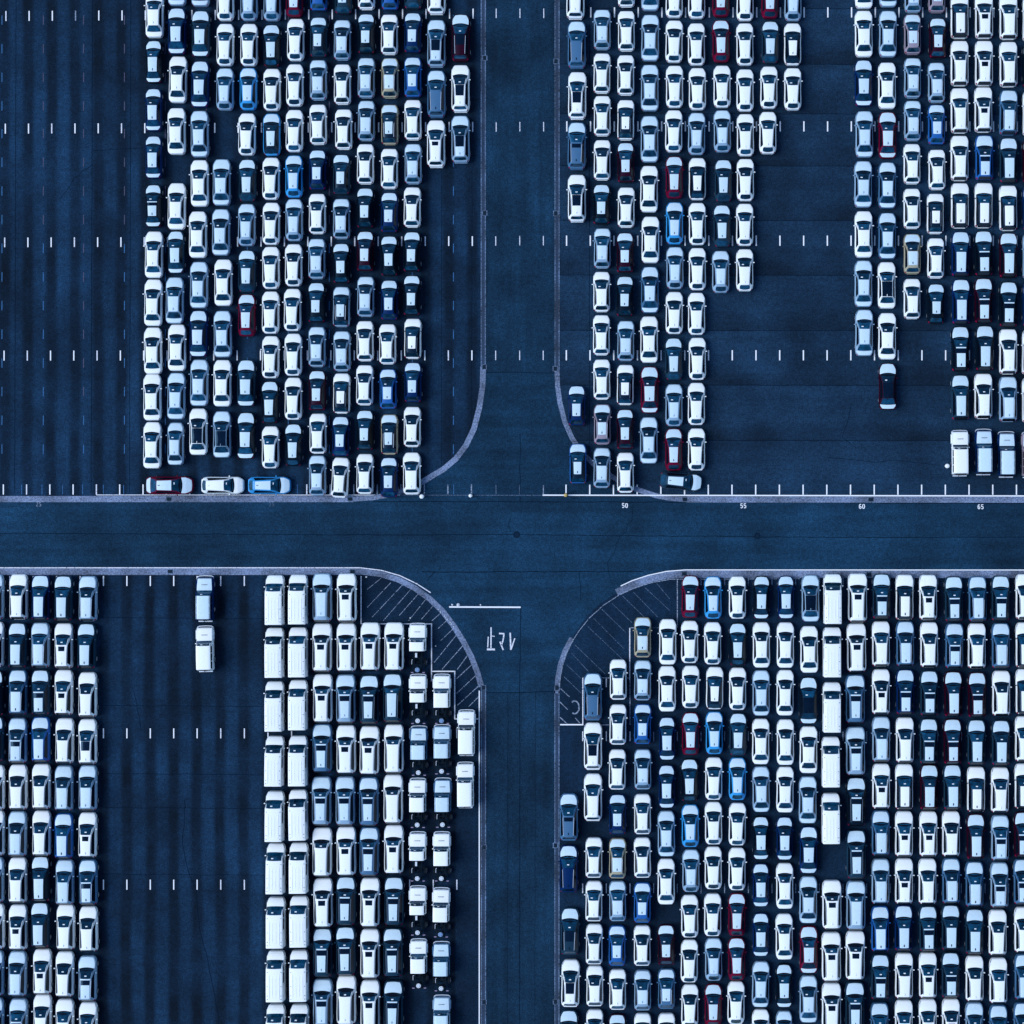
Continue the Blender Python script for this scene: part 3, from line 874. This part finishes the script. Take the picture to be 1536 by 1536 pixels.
# corner boxes, hatching and lettering
def lines(seq, w, mat, lot, name="box_line"):
    for a, b in zip(seq, seq[1:]):
        strip(name, [a, b], w, .009, mat, lot)
lines([(541.6, 864), (541.6, 936.2)], 1.6, W_MID, lot_ll)
lines([(542.6, 935.8), (646, 935.8)], 1.5, W_MID, lot_ll)
lines([(647.3, 935), (647.3, 1022)], 1.6, W_MID, lot_ll)
lines([(648.3, 1007), (681, 1007)], 1.7, W_NEW, lot_ll)
lines([(682.1, 1006.2), (682.1, 1079)], 1.7, W_MID, lot_ll)
lines([(683.1, 1078.4), (718, 1078.4)], 1.6, W_MID, lot_ll)
def hatch(a, b, mat, lot, w=1.1):
    n = max(2, int(math.hypot(b[0] - a[0], b[1] - a[1]) / 14))
    for i in range(n):
        t0, t1 = i / n, (i + random.uniform(.86, 1.0)) / n
        strip("hatch_line", [(lerp(a[0], b[0], t0), lerp(a[1], b[1], t0)), (lerp(a[0], b[0], t1), lerp(a[1], b[1], t1))], w * random.uniform(.8, 1.3), .007, mat, lot)
HL = [((551, 884), (572, 867)), ((551, 910), (588, 872)), ((558, 925), (605, 877)), ((574, 931), (616, 884)), ((600, 922), (629, 889)), ((612, 931), (640, 897)), ((631, 929), (652, 908)),
      ((647, 931), (662, 918)), ((657, 943), (672, 929)), ((662, 962), (682, 940)), ((652, 993), (698, 963)), ((663, 1003), (706, 978)), ((686, 1004), (711, 993)), ((687, 1018), (716, 1010)),
      ((685, 1040), (719, 1027)), ((685, 1058), (720, 1027)), ((704, 1060), (719, 1044))]
HL = [((551, 884), (572, 867)), ((551, 911), (588, 872)), ((558, 926), (605, 876)), ((575, 931), (617, 883)), ((599, 923), (630, 888)), ((613, 931), (641, 896)), ((632, 929), (652, 906)),
      ((648, 931), (664, 917)), ((657, 943), (673, 928)), ((661, 961), (682, 941)), ((651, 994), (689, 947)), ((663, 1004), (699, 963)), ((686, 1004), (705, 978)), ((685, 1018), (712, 993)),
      ((685, 1040), (716, 1011)), ((686, 1058), (720, 1027)), ((703, 1060), (719, 1044))]
for i, (a, b) in enumerate(HL):
    hatch(a, b, W_OLD, lot_ll, 1.0 if i > 9 else .8)
lines([(1016, 869), (1016, 942)], 1.4, W_OLD, lot_lr)
lines([(944, 941.6), (952, 941.6)], 1.4, W_OLD, lot_lr); lines([(977, 941.6), (1016, 941.8)], 1.4, W_GONE, lot_lr)
lines([(944.6, 941), (944.6, 1020)], 1.6, W_MID, lot_lr); lines([(945, 1020), (945, 1087)], 1.2, W_OLD, lot_lr)
lines([(874, 1016.5), (944, 1017)], 1.5, W_OLD, lot_lr); lines([(909.4, 1018), (909.4, 1030.5)], 1.5, W_MID, lot_lr)
lines([(874.2, 1016), (874.2, 1086)], 1.6, W_MID, lot_lr)
lines([(840, 1087), (875, 1087)], 1.9, W_NEW, lot_lr); lines([(884, 1087), (915, 1087.4)], 1.4, W_OLD, lot_lr)
HR = [((985, 875), (1006, 900)), ((967, 881), (1006, 917)), ((950, 888), (988, 927)), ((934, 894), (971, 930)), ((918, 905), (948, 934)), ((903, 914), (940, 950)), ((890, 927), (938, 975)),
      ((882, 940), (935, 990)), ((862, 967), (909, 1012)), ((857, 979), (885, 1010)), ((850, 997), (872, 1018)), ((846, 1015), (872, 1040))]
for a, b in HR: hatch(a, b, W_GONE, lot_lr, .8)
for a, b in (((841, 1033), (855, 1046)), ((840, 1053), (852, 1065)), ((840, 1076), (851, 1086)), ((863, 1077), (870, 1085))): hatch(a, b, W_OLD, lot_lr, 1.1)
strip("letter_marking", [(862 + 6.6 * math.cos(a), 1061.0 + 9.6 * math.sin(a)) for a in [R(v) for v in range(-130, 131, 12)]], 2.0, .009, W_OLD, lot_lr)
# stop line and stop lettering on the road
strip("stop_line", [(673.7, 910.4), (781, 910.9)], 2.2, .012, W_NEW, road)
for seq, w in (([(736.6, 941), (736.4, 972)], 1.9), ([(732.4, 955), (731.6, 971)], 1.6), ([(737.6, 954), (742, 954.6)], 1.3), ([(730.4, 974), (742.4, 974.2)], 2.8)):
    strip("stop_lettering", seq, w, .012, W_MID, road)
for seq, w in (([(748.6, 950.2), (756.6, 950.6)], 2.3), ([(756.0, 951.6), (754.4, 961), (752, 968)], 2.0), ([(750.0, 962.5), (754.8, 975)], 2.0)):
    strip("stop_lettering", seq, w, .012, W_MID, road)
strip("stop_lettering", [(765.3, 949), (766.2, 975)], 2.2, .012, W_MID, road); strip("stop_lettering", [(766.8, 973.6), (772.2, 957.5)], 1.8, .014, W_MID, road)

DIG = {'5': [[(3, 0), (.3, 0), (.2, 2.9), (2, 2.6), (2.9, 3.7), (2.8, 5.4), (1.5, 6.3), (.1, 5.6)]],
       '0': [[(1.5, 0), (2.7, .8), (3, 3.15), (2.7, 5.5), (1.5, 6.3), (.3, 5.5), (0, 3.15), (.3, .8), (1.5, 0)]],
       '6': [[(2.8, .6), (1.6, 0), (.3, .9), (0, 3.4), (.3, 5.5), (1.5, 6.3), (2.8, 5.5), (2.9, 3.9), (1.6, 2.9), (.3, 3.9)]],
       '2': [[(.1, 1.2), (1.3, 0), (2.8, .9), (2.6, 2.6), (.1, 6.2), (3, 6.2)]],
       '3': [[(.2, .6), (1.6, 0), (2.8, 1.2), (1.5, 2.9), (2.9, 4.4), (1.6, 6.3), (.1, 5.6)]]}
def number(txt, cx, cy, mat, w=1.25, sc=1.0):
    for i, ch in enumerate(txt):
        for pl in DIG[ch]:
            strip("bay_number", [(cx + (-4.1 + 5.0 * i + x) * sc, cy + (y - 3.15) * sc) for x, y in pl], w, .012, mat, road)
number("50", 937.4, 758.3, W_NEW); number("55", 1115, 758.8, W_NEW); number("60", 1293, 759.6, W_NEW); number("65", 1471, 760.2, W_NEW)
number("25", 58, 756.4, W_OLD, .9, .9); number("35", 407.5, 756.4, W_GONE, .9, .9)

# paving joints: thin tar filled lines, slightly wandering
def joint(pts, w=.7, z=.0085, par=road, wob=.5, step=16):
    out = []
    for a, b in zip(pts, pts[1:]):
        n = max(1, int(math.hypot(b[0] - a[0], b[1] - a[1]) / step))
        for i in range(n):
            t = i / n
            out.append((lerp(a[0], b[0], t) + random.uniform(-wob, wob) * (a[0] == b[0] or True), lerp(a[1], b[1], t) + random.uniform(-wob, wob)))
    out.append(pts[-1])
    strip("paving_joint", out, w * 1.4, z, SEAM, par)
joint([(-60, 799.5), (600, 802.5), (768, 801.5), (880, 803), (1250, 806), (1600, 806)], .6)
joint([(632, 858), (965, 857.2)], .8)
joint([(560, 752.5), (840, 752.6), (1600, 755.5)], .7)
joint([(780.6, 912), (779.6, 1038), (779.5, 1600)], .6)
joint([(780, 650), (780, 752)], .6); joint([(729, 558), (832, 559.5)], .6)
joint([(729, 1039), (780, 1038.6), (830, 1037.5)], .8)
joint([(868, 858), (872, 885), (871, 900)], .5, wob=1.2); joint([(652, 858), (645, 866), (640, 872)], .6, wob=1)
joint([(766, 800), (763, 786), (766, 778)], .4, wob=1.5); joint([(920, 818), (931, 806), (948, 780), (950, 760)], .4, wob=2.5, step=8)
joint([(915, 870), (912, 845), (925, 818)], .35, wob=2, step=9)
for v in (13, 96.5, 171, 249, 331, 413, 496, 578, 661):
    joint([(840, v - .5), (1285 if 250 < v < 260 else 1600, v + .5)], .55, .0035, lot_ur, .35)
joint([(884.5, 10), (884, 735)], .5, .0035, lot_ur, .25)
for x in (24.2, 138.8, 196.4):
    joint([(x, -40), (x - 2.2, 738)], .55, .0035, lot_ul, .3)
for x in (662.5, 708):
    joint([(x, 250), (x - .5, 700)], .4, .0035, lot_ul, .3)
joint([(140, 226), (170, 224), (215, 222)], .5, .0035, lot_ul, .8)
joint([(88, 300), (100, 285), (118, 262), (139, 246)], .45, .0035, lot_ul, 2.0, 8)
for y in (926, 1058, 1160, 1211, 1311):
    joint([(152, y), (396, y + 2)], .5, .0035, lot_ll, .7)
joint([(199, 1030), (205, 1055), (209, 1075), (212, 1095)], .5, .0035, lot_ll, 1.2, 9)
joint([(277, 1200), (276, 1240), (273, 1262), (279, 1290), (283, 1312), (295, 1335), (298, 1380), (303, 1410), (312, 1440), (318, 1475), (328, 1530), (330, 1600)], .55, .0035, lot_ll, 1.0, 8)
joint([(1278, 605), (1272, 635), (1262, 655), (1276, 665)], .45, .0035, lot_ur, 1.6, 8)
joint([(1240, 686), (1275, 689), (1310, 694), (1335, 690), (1410, 698)], .45, .0035, lot_ur, 1.0, 10)
for x in (803, 762):
    joint([(x, 1040), (x - 1, 1600)], .3, .0085, road, .4)

# ---- vehicle table
# columns of vehicles, photograph pixel (x, y of the middle), type + paint + options
LOTS = [
("upper left lot", [
"232.5 22 Sw;231.5 93 sk;231 165 sn;231 236 sn;231 309 sko;231.5 382 Sw;230.5 454 Sw;230 526 Sw;229 595.7 Sw;229 667.8 Sw",
"266 -26 Ss;266 47 Sn;267.5 119.5 Sw;265.4 197 Sw;265.6 309.6 Sw;264.6 378.5 sd;262.6 450.6 Ss;266 521.5 Sw;265 594 Ss;264 665.6 ss",
"301 -25 Ss;301.7 51 Sd;300.7 126.5 Sn;300 201 Ss;300 275 Sw;297.4 352 Sw;299 427.5 Ss;298.4 500.4 Sn;299.4 574 Ss;298 647.5 Swq",
"338.5 -.4 Cw;338.4 67.4 Cw;338 134 Cs;333 273.6 Ss;332 348.4 Ss;335.5 424 Sw;334.5 501 Ss;334 574.8 Sw;333.5 651.6 Ssq",
"374 -.5 Cs;374 67.4 Cw;373 133.6 Cb;371 201.6 Cw;371.6 270.7 Cd;370.6 337.4 Cs;371 407 Cd;370.6 473 Cr;370 574.6 Sd;369.7 653.3 Sk",
"408.7 0 Cs;408 68.8 Ck;408.4 134.7 Cw;408 202 Cbz;407 268 Cw;407.3 335.6 Cw;406.8 401.8 Cw;406.3 468.8 Cw;406.4 535.7 Cw;405.4 603.5 Ck;406.2 671 Cw",
"442.3 -6 Cr;444 59.8 Cw;442.6 128 Cw;442 196.5 Cw;441.4 264.8 Cb;441.6 330 Cs;440.8 397.8 Cw;439.2 464.8 Cw;440.2 532 Cw;440.4 598 Cw;440.6 667.4 Ck",
"478.5 -13.7 Vu;478.5 56 Vdz;478 120 Vs;477.7 186.7 Vw;477 255 Vn;476.5 320.5 Vw;475.7 388 Vs;475.5 453.7 Vk;476 520 Vs;476.5 585.6 Vm;477.5 650 Vw;476.7 712.9 Vs",
"515.4 -9 Vd;514 60 Vs;514 126.5 Vw;515.8 194 Vw;512.7 261.7 Vdz;512.7 328 Vs;512.7 395 Vk;512.7 460 Vsz;513.4 526.5 Vs;512.9 589.8 Vwz;511.7 654.3 Vn;510.7 716 Vw r3",
"550 -15.6 Vw;550 51 Vk;549.8 116.8 Vs;550 181 Vs;548.6 246 Vw;548.4 312 Vk;548.4 376.8 Vm;549 444.7 Vs;548 511.3 Vw;547.4 577.5 Vw;548 645 Vk;547.8 710.5 Vw",
"585.7 -15 Vu;584.5 51.8 Vw;585.3 117.2 Vg;585 187 Vgz;584.5 253 Vw;584.5 318.6 Vn;584.5 384 Vk;584.5 450 Vn;581.8 516 Vw;582.6 583.4 Vu;584.5 651.4 Vgz;584 715.8 Vn",
"620 -16 Vd;619.7 49.3 Vn;619.7 116 Vu;619.7 179.8 Vw;620 245.8 Vs;618.7 310.8 Vw;618.4 377.6 Vk;618.3 443 Vk;619.5 507.8 Vwz;619.7 573.4 Vn;618.7 640 Vw;618 710.3 Hw",
"655 -13.7 Tw;655 65.4 Tsp;655 141 Ttf;654.4 215.8 Two",
"691.4 57 Tmpf;691 133 Twp;691 209 Tsp"]),
("upper middle lot", [
"863.4 -6.5 Tw;865.3 67.4 Ttf;866 143.6 Twp;865.3 219 Ttof;865.5 297.5 Twp;865.3 608.4 Vn;867 695.3 Vuz",
"903.4 44.5 Vs;903 110 Vw;903.4 173.8 Vw;903.4 240 Vw;902.4 306.6 Vk;903.6 372.3 Vs;902.6 437.5 Vw;902.2 502.5 Vw;902.8 569 Vw;903.6 636.3 Vp;903 701.4 Vs",
"939.5 -19.5 Vw;939.6 46.5 Vw;938.7 112.7 Vw;938.7 180 Vwz;938.7 244 Vm;939.3 311 Vw;937.6 379 Vm;937.4 444.3 Vk;938.7 511 Vs;938 577 Vwz;937.8 643.7 Vm;938.2 708.6 Vw",
"975.3 -18.5 Ss;975.3 57 Ss;974.7 132 Ss;974.3 208.8 Ss;973.7 283.7 Sw;975.7 359.8 Sw;974.9 434.8 St;973.7 509.4 Sw;974.5 584.8 Sr;973.3 660.5 Ss",
"1011.4 -4.9 Cw;1011.2 62.4 Cw;1011.8 130.2 Cw;1010.6 197 Cw;1011.4 266.4 Cr;1011.8 335 Cb;1012.4 402 Cs;1011.4 469.4 Cw;1010.6 538.6 Cd;1011 607.7 Cs;1010.6 674.4 Cr",
"1045 -3.5 Cw;1044.6 66.6 Cw;1046 133.6 Cw;1045 200.8 Cs;1046 268.6 Cwz;1046 336 Cw;1046 403.6 Cw;1044.8 470.7 Cw;1046 538.2 Cw;1044.6 605.8 Cw;1044.8 674.2 Cw",
"1081.2 -5.9 Cr;1081.4 62 Cr;1083 130 Cw;1083.4 197 Cs;1085 271.2 Cd;1083 339.2 Cd;1081 407.8 Cs",
"1117.7 -.2 Cw;1117.3 66.6 Cw;1117.5 135.6 Cw;1118 202.7 Cw;1118 270 Cw;1117 337.2 Cw;1117 405.3 Cw",
"1154.8 -3.5 Cr;1155.2 63.6 Cd;1153.3 131.3 Cw;1151.7 199.4 Cw",
"1189.4 0 Cs;1188.8 66.6 Cwz;1189 133.8 Cw"]),
("upper right lot", [
"1295.5 -22 Sw;1295.4 51 Sw;1295 125 Sn;1296.4 201.4 Ss;1294.6 276.4 Ss;1295.2 351.6 Sw;1295 425.6 Ss;1296 499.2 Ss",
"1332 -24 Ss;1331.7 51 Ss;1330.3 128.7 Sw;1331 203 Sr;1330.7 278 St;1330.7 353.9 St;1329.8 428 Swq;1330.5 504.4 Sw;1331.3 579.5 Smq",
"1369.2 -11 Vs;1368.4 51.6 Vp;1368.6 117 Vs;1368.6 181 Vs;1367.6 245.8 Vw;1367.6 312.8 Vw;1368 380.8 Vg;1367.8 448 Vw",
"1405 -11 Vp;1406 57.4 Vm;1404.3 123.9 Vs;1404.3 187 Vu;1405 254.4 Vw;1402.6 320.5 Vwz;1403.2 387.2 Vw;1403.4 455.7 Vk",
"1439 24 Mwz;1439 95 Mw;1439 166 Mw;1439 237.3 Mw;1439.5 308.4 Mwz;1440.3 381 Mn;1441 452.5 Mn;1440 523.2 Mko;1440 595.9 Md;1439.6 679.5 Jw",
"1475.6 24 Mwo;1475.5 95 Mwo;1474.6 164.6 Mwo;1476 236.7 Muo;1475 308 Mwz;1474.8 380 Mko;1474.8 451 Mmo;1476.6 522 Mk;1474.5 594 Mw;1475.3 677.7 Jn",
"1512.2 25.4 Mw;1512.2 96.5 Mw;1512.2 169 Mt;1512.2 240.6 Md;1511.8 312 Mwz;1512 383 Mm;1512 456.3 Mko;1511.8 527.3 Mw;1511.6 598.6 Ms;1509.4 681.4 Jn",
"1547 28 Mw;1547 98 Mk;1547 170 Mw;1547 241 Mm;1547 312 Mn;1547 384 Ms;1547 456 Mn;1546 528 Mw;1546 600 Mw;1545 682 Jp"]),
("lower left lot", [
"-7 895 Ms;-7 966 Mw;-7 1039 Mk;-7 1108 Md;-6 1181 Mw;-6 1249 Mw;-7 1319 Ms;-6 1389 Mw;-7 1459 Ms;-7 1530 Ms",
"28.8 894.8 Mw;27.4 967.4 Md;28 1037.9 Mt;27.5 1110.3 Mso;28 1180.2 Mw;27 1250.2 Ms;27.6 1319.6 Mw;28 1390.3 Mwo;27 1459.8 Ms;28.5 1531 Mso",
"62 896 Mn;61.5 967.2 Ms;62 1037.9 Mdo;62 1108.6 Mu;62.8 1179.3 Mw;63.2 1249.4 Mw;62.2 1317.3 Mk;61.2 1386.4 Md;64.3 1456.7 Mwo;64.7 1525 Mw",
"96 897 Md;96.4 968.3 Mwo;96.4 1038.2 Mwo;97.8 1110.8 Mw;96.7 1181.8 Ms;96.5 1253.3 Mu;98.1 1322.7 Ms;99.5 1389.8 Mw;98 1460.5 Mw;98 1532 Mw",
"132.8 897.5 Ms;130.7 968.3 Md;132.2 1041.6 Mw;132.2 1112 Mwp;132.5 1181.3 Ms;132.2 1252 Mwo;133 1322.6 Mto;133.6 1392.8 Mw;132 1466.9 Mso;133 1536.4 Mw",
"308.4 897.6 Jn;308.6 972.8 Jw"]),
("lower middle lot", [
"413.4 899.8 Xw;413 978.7 Xw;413 1059 Xw;413 1141 Xw;413.4 1223.6 Xw;414.8 1301.6 Xw;415 1382.5 Xw;415 1462.6 Xw;415 1543 Xw",
"448.2 899 Xw;448.2 978 Xw;448.2 1057 Xw;448.2 1140.6 Xw;448.5 1221.6 Xw;449.3 1300.8 Xw;450 1381 Xw;450 1462 Xw;450 1543 Xw",
"484 896.2 Ps;483.7 971.3 Pwo;484.7 1047.4 Pwo;484 1122 Pto;483 1201 Pso;483.8 1277.5 Pw;485.3 1353.6 Pwo;484.7 1427.8 Pdo;484.7 1504 Pso",
"520.6 896.6 Pwo;520.2 971.3 Pwo;519.3 1048 Pso;519.8 1124 Pwo;518.5 1201 Pso;520 1276.3 Pwo;519.5 1350.5 Pdo;519.2 1425.5 Pdo;520 1499.5 Pw",
"555.8 970 Pwo;554.6 1048.6 Pdo;554.6 1125.4 Pwo;553.8 1201.7 Pto;554.4 1276.5 Pto;555.6 1353 Pwo;555.6 1429.8 Pwo;555.8 1506.3 Pwo",
"591.5 970 Pwo;589.6 1046.2 Pd;591.3 1122.8 Pw;590.2 1198.2 Pw;591.2 1273.8 Pwo;591.7 1351 Pdo;590 1427.8 Pdo;590.5 1506.5 Pdo",
"627 972 Kwb;627.5 1048.4 Kw;628.6 1126 Ltn;627 1204.3 Lw;627 1284.6 Kw;627.3 1365.7 Kw;628.6 1445.2 Lw",
"663.2 1048.3 Lwb;663.4 1124 Ls;664.6 1204 Ltn;663 1284.6 Lw;662 1368.5 Lwb;662.5 1449.3 Ltn;663 1529.6 Ls",
"700 1098.6 Jw;698.4 1177 Jw"]),
("lower right lot", [
"853.4 1225.3 Ttof;853 1302.8 Tnf;855 1396.5 Tdpf;855.8 1474.5 Twp;853.4 1550 Td",
"889.3 1044.9 Ttf;889.5 1119 Twp;889.6 1195.7 Tw;891 1286 Vw;891 1351.2 Vw;891.5 1415.7 Vw;892.3 1478.4 Vw;892 1544 Vw",
"927.4 1019 Vw;927 1086.4 Vw;926 1153.8 Vw;926.4 1220.8 Vn;926.3 1287 Vg;926.5 1351 Vs;925.7 1417.8 Vu;926.5 1483.7 Vw;926 1550.5 Vm",
"964 955.6 Vg;964 1020 Vs;964 1085.8 Vu;964.3 1153.5 Vs;963.8 1220.7 Vw;963.6 1286 Vw;963.5 1353.4 Vu;963.4 1417.8 Vw;964 1484.7 Vs;964 1549.5 Vw",
"1001.6 962.6 Ew;1000.7 1033 Ew;1000.5 1107.5 sn;1000 1179.3 sn;999.5 1250 Es;999.3 1322 Ew;999.3 1416.5 Vm;999.7 1482.5 Vt;1000 1549.5 Vw",
"1035.4 895 Cr;1034.5 962.7 Cw;1036 1030.2 Cw;1035.8 1100.4 Cr;1034.3 1169.9 Ck;1035.4 1238.4 Cb;1036.4 1305.7 Cs;1034.5 1374 Cw;1034 1441.3 Cw;1034.8 1508.3 Cw",
"1069.4 896.3 Cb;1069 964.8 Cw;1072 1032 Cwz;1071.4 1099.2 Cb;1070.6 1167.7 Cw;1070.2 1234.5 Cw;1069.8 1301.6 Cw;1069 1372 Cw;1070.4 1438.7 Cs;1069.8 1507.5 Cr",
"1106 896.3 Cw;1106.4 966.2 Ck;1106.4 1033 Cw;1107 1101.2 Cd;1106 1168 Cb;1106 1236 Cw;1105.6 1303.2 Cw;1105.2 1371.5 Cr;1105 1438 Cr;1104 1503.6 Cw",
"1142 896 sk;1142 967.2 Ew;1141.6 1039.2 Es;1141 1112 Ew;1141.6 1183.6 Es;1141.2 1256.4 sk;1141 1327 sn;1141 1401.3 sn;1141 1475.8 Es;1141 1548 Ew",
"1178.7 895.7 sn;1178 967.4 Ew;1177.6 1038.9 Ew;1178 1113 Ew;1177.5 1184.2 Ew;1176.7 1257 sn;1177 1328.5 Ew;1176.3 1404.6 Ew;1176 1477.8 sk;1176 1548 ss",
"1215.6 897.3 Ssq;1213.6 974 Sw;1212.5 1050.3 Skq;1212.6 1124.4 Sw;1211.5 1199.6 Ss;1212.6 1274.4 Sn;1212.3 1349.2 Ss;1212.9 1423.9 Sr;1212.5 1498 Ss",
"1248.6 898.3 Xw;1247.8 978 Xw;1247.5 1060.4 Xw;1246 1142.2 Xw;1246 1226.7 Xw;1247.6 1356.5 Pwo;1246.8 1434.4 Pwo;1247 1510.5 Pwo",
"1286 896.6 Pwo;1284.5 971.6 Pwo;1282.6 1048.2 Pto;1283 1126.3 Pso;1283.8 1201.7 Pko;1284 1280.6 Pdo;1283.5 1357.3 Ps;1282.6 1432.5 Pwo;1282 1508.5 Pdo",
"1322 894 Mdo;1321.2 965.4 Mw;1321.2 1037.3 Mwo;1321.5 1108.5 Ms;1321.5 1178.9 Mwo;1320.8 1249 Mt;1320.5 1321.3 Ms;1320 1392.4 Mu;1320 1464.5 Mdo;1319 1537 Mt",
"1356.5 895.5 Mwz;1357.5 965.2 Mt;1357.5 1037.3 Mno;1357 1109.5 Mw;1356 1179.6 Mwz;1355.7 1250.2 Mwo;1355.7 1321 Mwo;1355 1391 Mn;1355.7 1462.8 Mw;1355.5 1533.3 Mwo",
"1391.9 895.7 Mwo;1393.4 966.8 Mw;1393.4 1039.2 Mdo;1392.6 1111 Mdo;1393.2 1180 Mm;1392.3 1250.2 Mwo;1390.9 1321.4 Mw;1391.9 1392 Mdo;1391.5 1462.2 Mwo;1391.5 1531.9 Mwo",
"1430.3 898 Mdo;1431.1 968.3 Mto;1429.4 1040.4 Mm;1428.4 1111.4 Mmo;1428.2 1179.8 Md;1426.2 1250 Mw;1426.4 1320.6 Mt;1425.6 1390.3 Md;1425.5 1461.4 Mdo;1426 1531.3 Mwo",
"1465.9 898 Mt;1464.7 968.4 Mw;1465 1041.6 Mmo;1464.2 1112.5 Md;1463.7 1183.5 Mwz;1463 1254 Mm;1461.3 1325.5 Mt;1461.3 1396.3 Md;1461.4 1466.9 Mw;1461 1537 Ms",
"1500.3 897 Mdo;1500.7 967.9 Mt;1501.4 1039.4 Mw;1500.8 1113.4 Md;1499.5 1184.3 Mw;1499.7 1256.2 Mso;1498.7 1326.7 Mso;1496 1398 Mw;1497 1470 Mw;1497 1540.7 Mt",
"1536.4 894.7 Mw;1536.5 967 Mwz;1536.5 1036.9 Mwz;1535.5 1107.8 Mw;1535 1178.7 Mwz;1534 1251 Mmo;1533.5 1321.8 Mto;1534.6 1393.8 Mw;1535 1464.5 Mt;1533.5 1537 Mt"]),
]
CROSS = [(254.9,728,"Sr",0,"red sedan parked sideways against the gutter, tail toward the empty bays"),
 (334.3,728,"Cw",0,"white hatchback parked sideways between the red and the sky blue car"),
 (404.3,728,"Cb",0,"sky blue hatchback parked sideways beside the gutter, nose toward the parked rows"),
 (1021.4,722,"Cd",-5,"black hatchback parked slightly askew and sideways across the bay lines")]

# ------------------------------------------------------------------ small things on the ground
def traffic_cone(px, py, label, mat, r=.24, h=.7):
    e = bpy.data.objects.new("traffic_cone", None); COL.objects.link(e)
    e.location = (gx(px), gy(py), .02)
    for nm, (V, F), m in (("base_plate", box(0, 0, .02, .40, .40, .04, .95), BLACK), ("cone", disc_stack(0, 0, 0, [(r * .75, .04), (r * .45, h * .6), (r * .30, h)], 'z', 14), mat),
                          ("ball_cap", disc_stack(0, 0, h, [(r * .4, -.02), (r * .85, .08), (r, .18), (r * .8, .30), (r * .3, .36)], 'z', 14), mat)):
        o = bpy.data.objects.new(nm, mesh_obj_data(nm, V, F, m)); o.parent = e; COL.objects.link(o)
    e['label'] = label; e['category'] = "marker post"; e['group'] = "marker posts along the lot edge"
CONE_W = plain("white_cone", (.78, .84, .9), .5); CONE_Y = plain("yellow_cone", (.5, .38, .12), .5)
traffic_cone(634.2, 744.6, "white marker post at the lot edge beside the last white hatchback", CONE_W)
traffic_cone(707, 743.4, "white marker post alone on the faint line by the crossroads", CONE_W, .2)
traffic_cone(849.3, 742.6, "yellowish marker post on the thick white line near the blue car", CONE_Y, .2)
traffic_cone(1419.6, 699, "white marker post on the asphalt beside the white off-road wagon", CONE_W)

STONE = plain("pale_stone", (.62, .70, .80), .9, var=.2, scale=8)
def stone(px, py, r, label, grp="pale stones lying along the curved gutter"):
    V, F = [], []
    V, F = disc_stack(0, 0, 0, [(r * .7, -.01), (r, r * .3), (r * .8, r * .75), (r * .3, r)], 'z', 9)
    V = [(x * random.uniform(.8, 1.2), y * random.uniform(.7, 1.15), z) for x, y, z in V]
    o = bpy.data.objects.new("stone", mesh_obj_data("stone", V, F, STONE)); o.location = (gx(px), gy(py), .022); COL.objects.link(o)
    o['label'] = label; o['category'] = "stone"; o['group'] = grp
stone(687.5, 907.2, .19, "large pale stone above the stop line", "pale stones beside the stop line")
stone(678.5, 907, .11, "small pale stone left of the large one above the stop line", "pale stones beside the stop line")
stone(721, 907.3, .09, "small pale stone above the middle of the stop line", "pale stones beside the stop line")
NTH = ["topmost tiny pale stone", "second tiny pale stone from the top", "third tiny pale stone from the top", "fourth tiny pale stone from the top", "fifth tiny pale stone from the top", "sixth tiny pale stone from the top", "seventh tiny pale stone from the top", "lowest tiny pale stone"]
for n_s, (x, y) in enumerate(((657.5, 914), (661, 918), (667, 924), (669, 926.5), (671, 929), (675.5, 933.5), (677, 936), (680.5, 940.2))):
    stone(x, y, .07, NTH[n_s] + " lined up along the curved gutter")
stone(653.5, 969, .08, "tiny pale stone alone in the lower left hatched corner", "loose pale stones in the hatched corner")
stone(549.5, 865.5, .1, "pale stone at the top of the lower left hatched corner", "loose pale stones in the hatched corner")
stone(615.5, 927, .08, "tiny pale stone just above the first chassis truck", "loose pale stones in the hatched corner")

# ------------------------------------------------------------------ vehicles
ORD = "zeroth first second third fourth fifth sixth seventh eighth ninth tenth eleventh twelfth thirteenth fourteenth fifteenth sixteenth seventeenth eighteenth nineteenth twentieth".split()
def feature(spec):
    o = spec[2:]
    if spec[0] in 'KL': return "blue spare wheel" if 'b' in o else ""
    if 'p' in o: return "panoramic roof"
    if 'q' in o: return "black glass roof"
    if 'o' in o: return "sunroof"
    if 'z' in o: return "black roof"
    if 'f' in o: return "uncovered roof"
    return ""
for lot, cols in LOTS:
    for ci, col in enumerate(cols):
        ents = sorted([e.split() for e in col.split(';')], key=lambda p: float(p[1]))
        for ri, p in enumerate(ents):
            px, py, spec = float(p[0]), float(p[1]), p[2]
            extra = None
            if len(p) > 3: extra = -float(p[3][1:])
            cname, ft = PAINT[spec[1]][0], feature(spec)
            if lot == "lower left lot" and ci == 5:
                lab = ["navy boxy off-road wagon touching the gutter, alone with another among empty bays",
                       "white boxy off-road wagon behind the navy one among empty lower left bays"][ri]
            else:
                place = f"{ORD[ri + 1]} from top in {ORD[ci + 1]} column, {lot}"
                if spec[0] in 'KL': place = f"{ORD[ri + 1]} in {ORD[ci + 1]} column, {lot}"
                lab = f"{cname} {PHRASE[spec[0]]}" + (f" with {ft}" if ft else "") + ", " + place
            put_vehicle(px, py, spec, extra, lab, f"{PHRASE[spec[0]]}s parked in the {lot}")
for px, py, spec, rot, lab in CROSS:
    put_vehicle(px, py, spec, -90 + rot, lab, "cars parked sideways at the gutter")
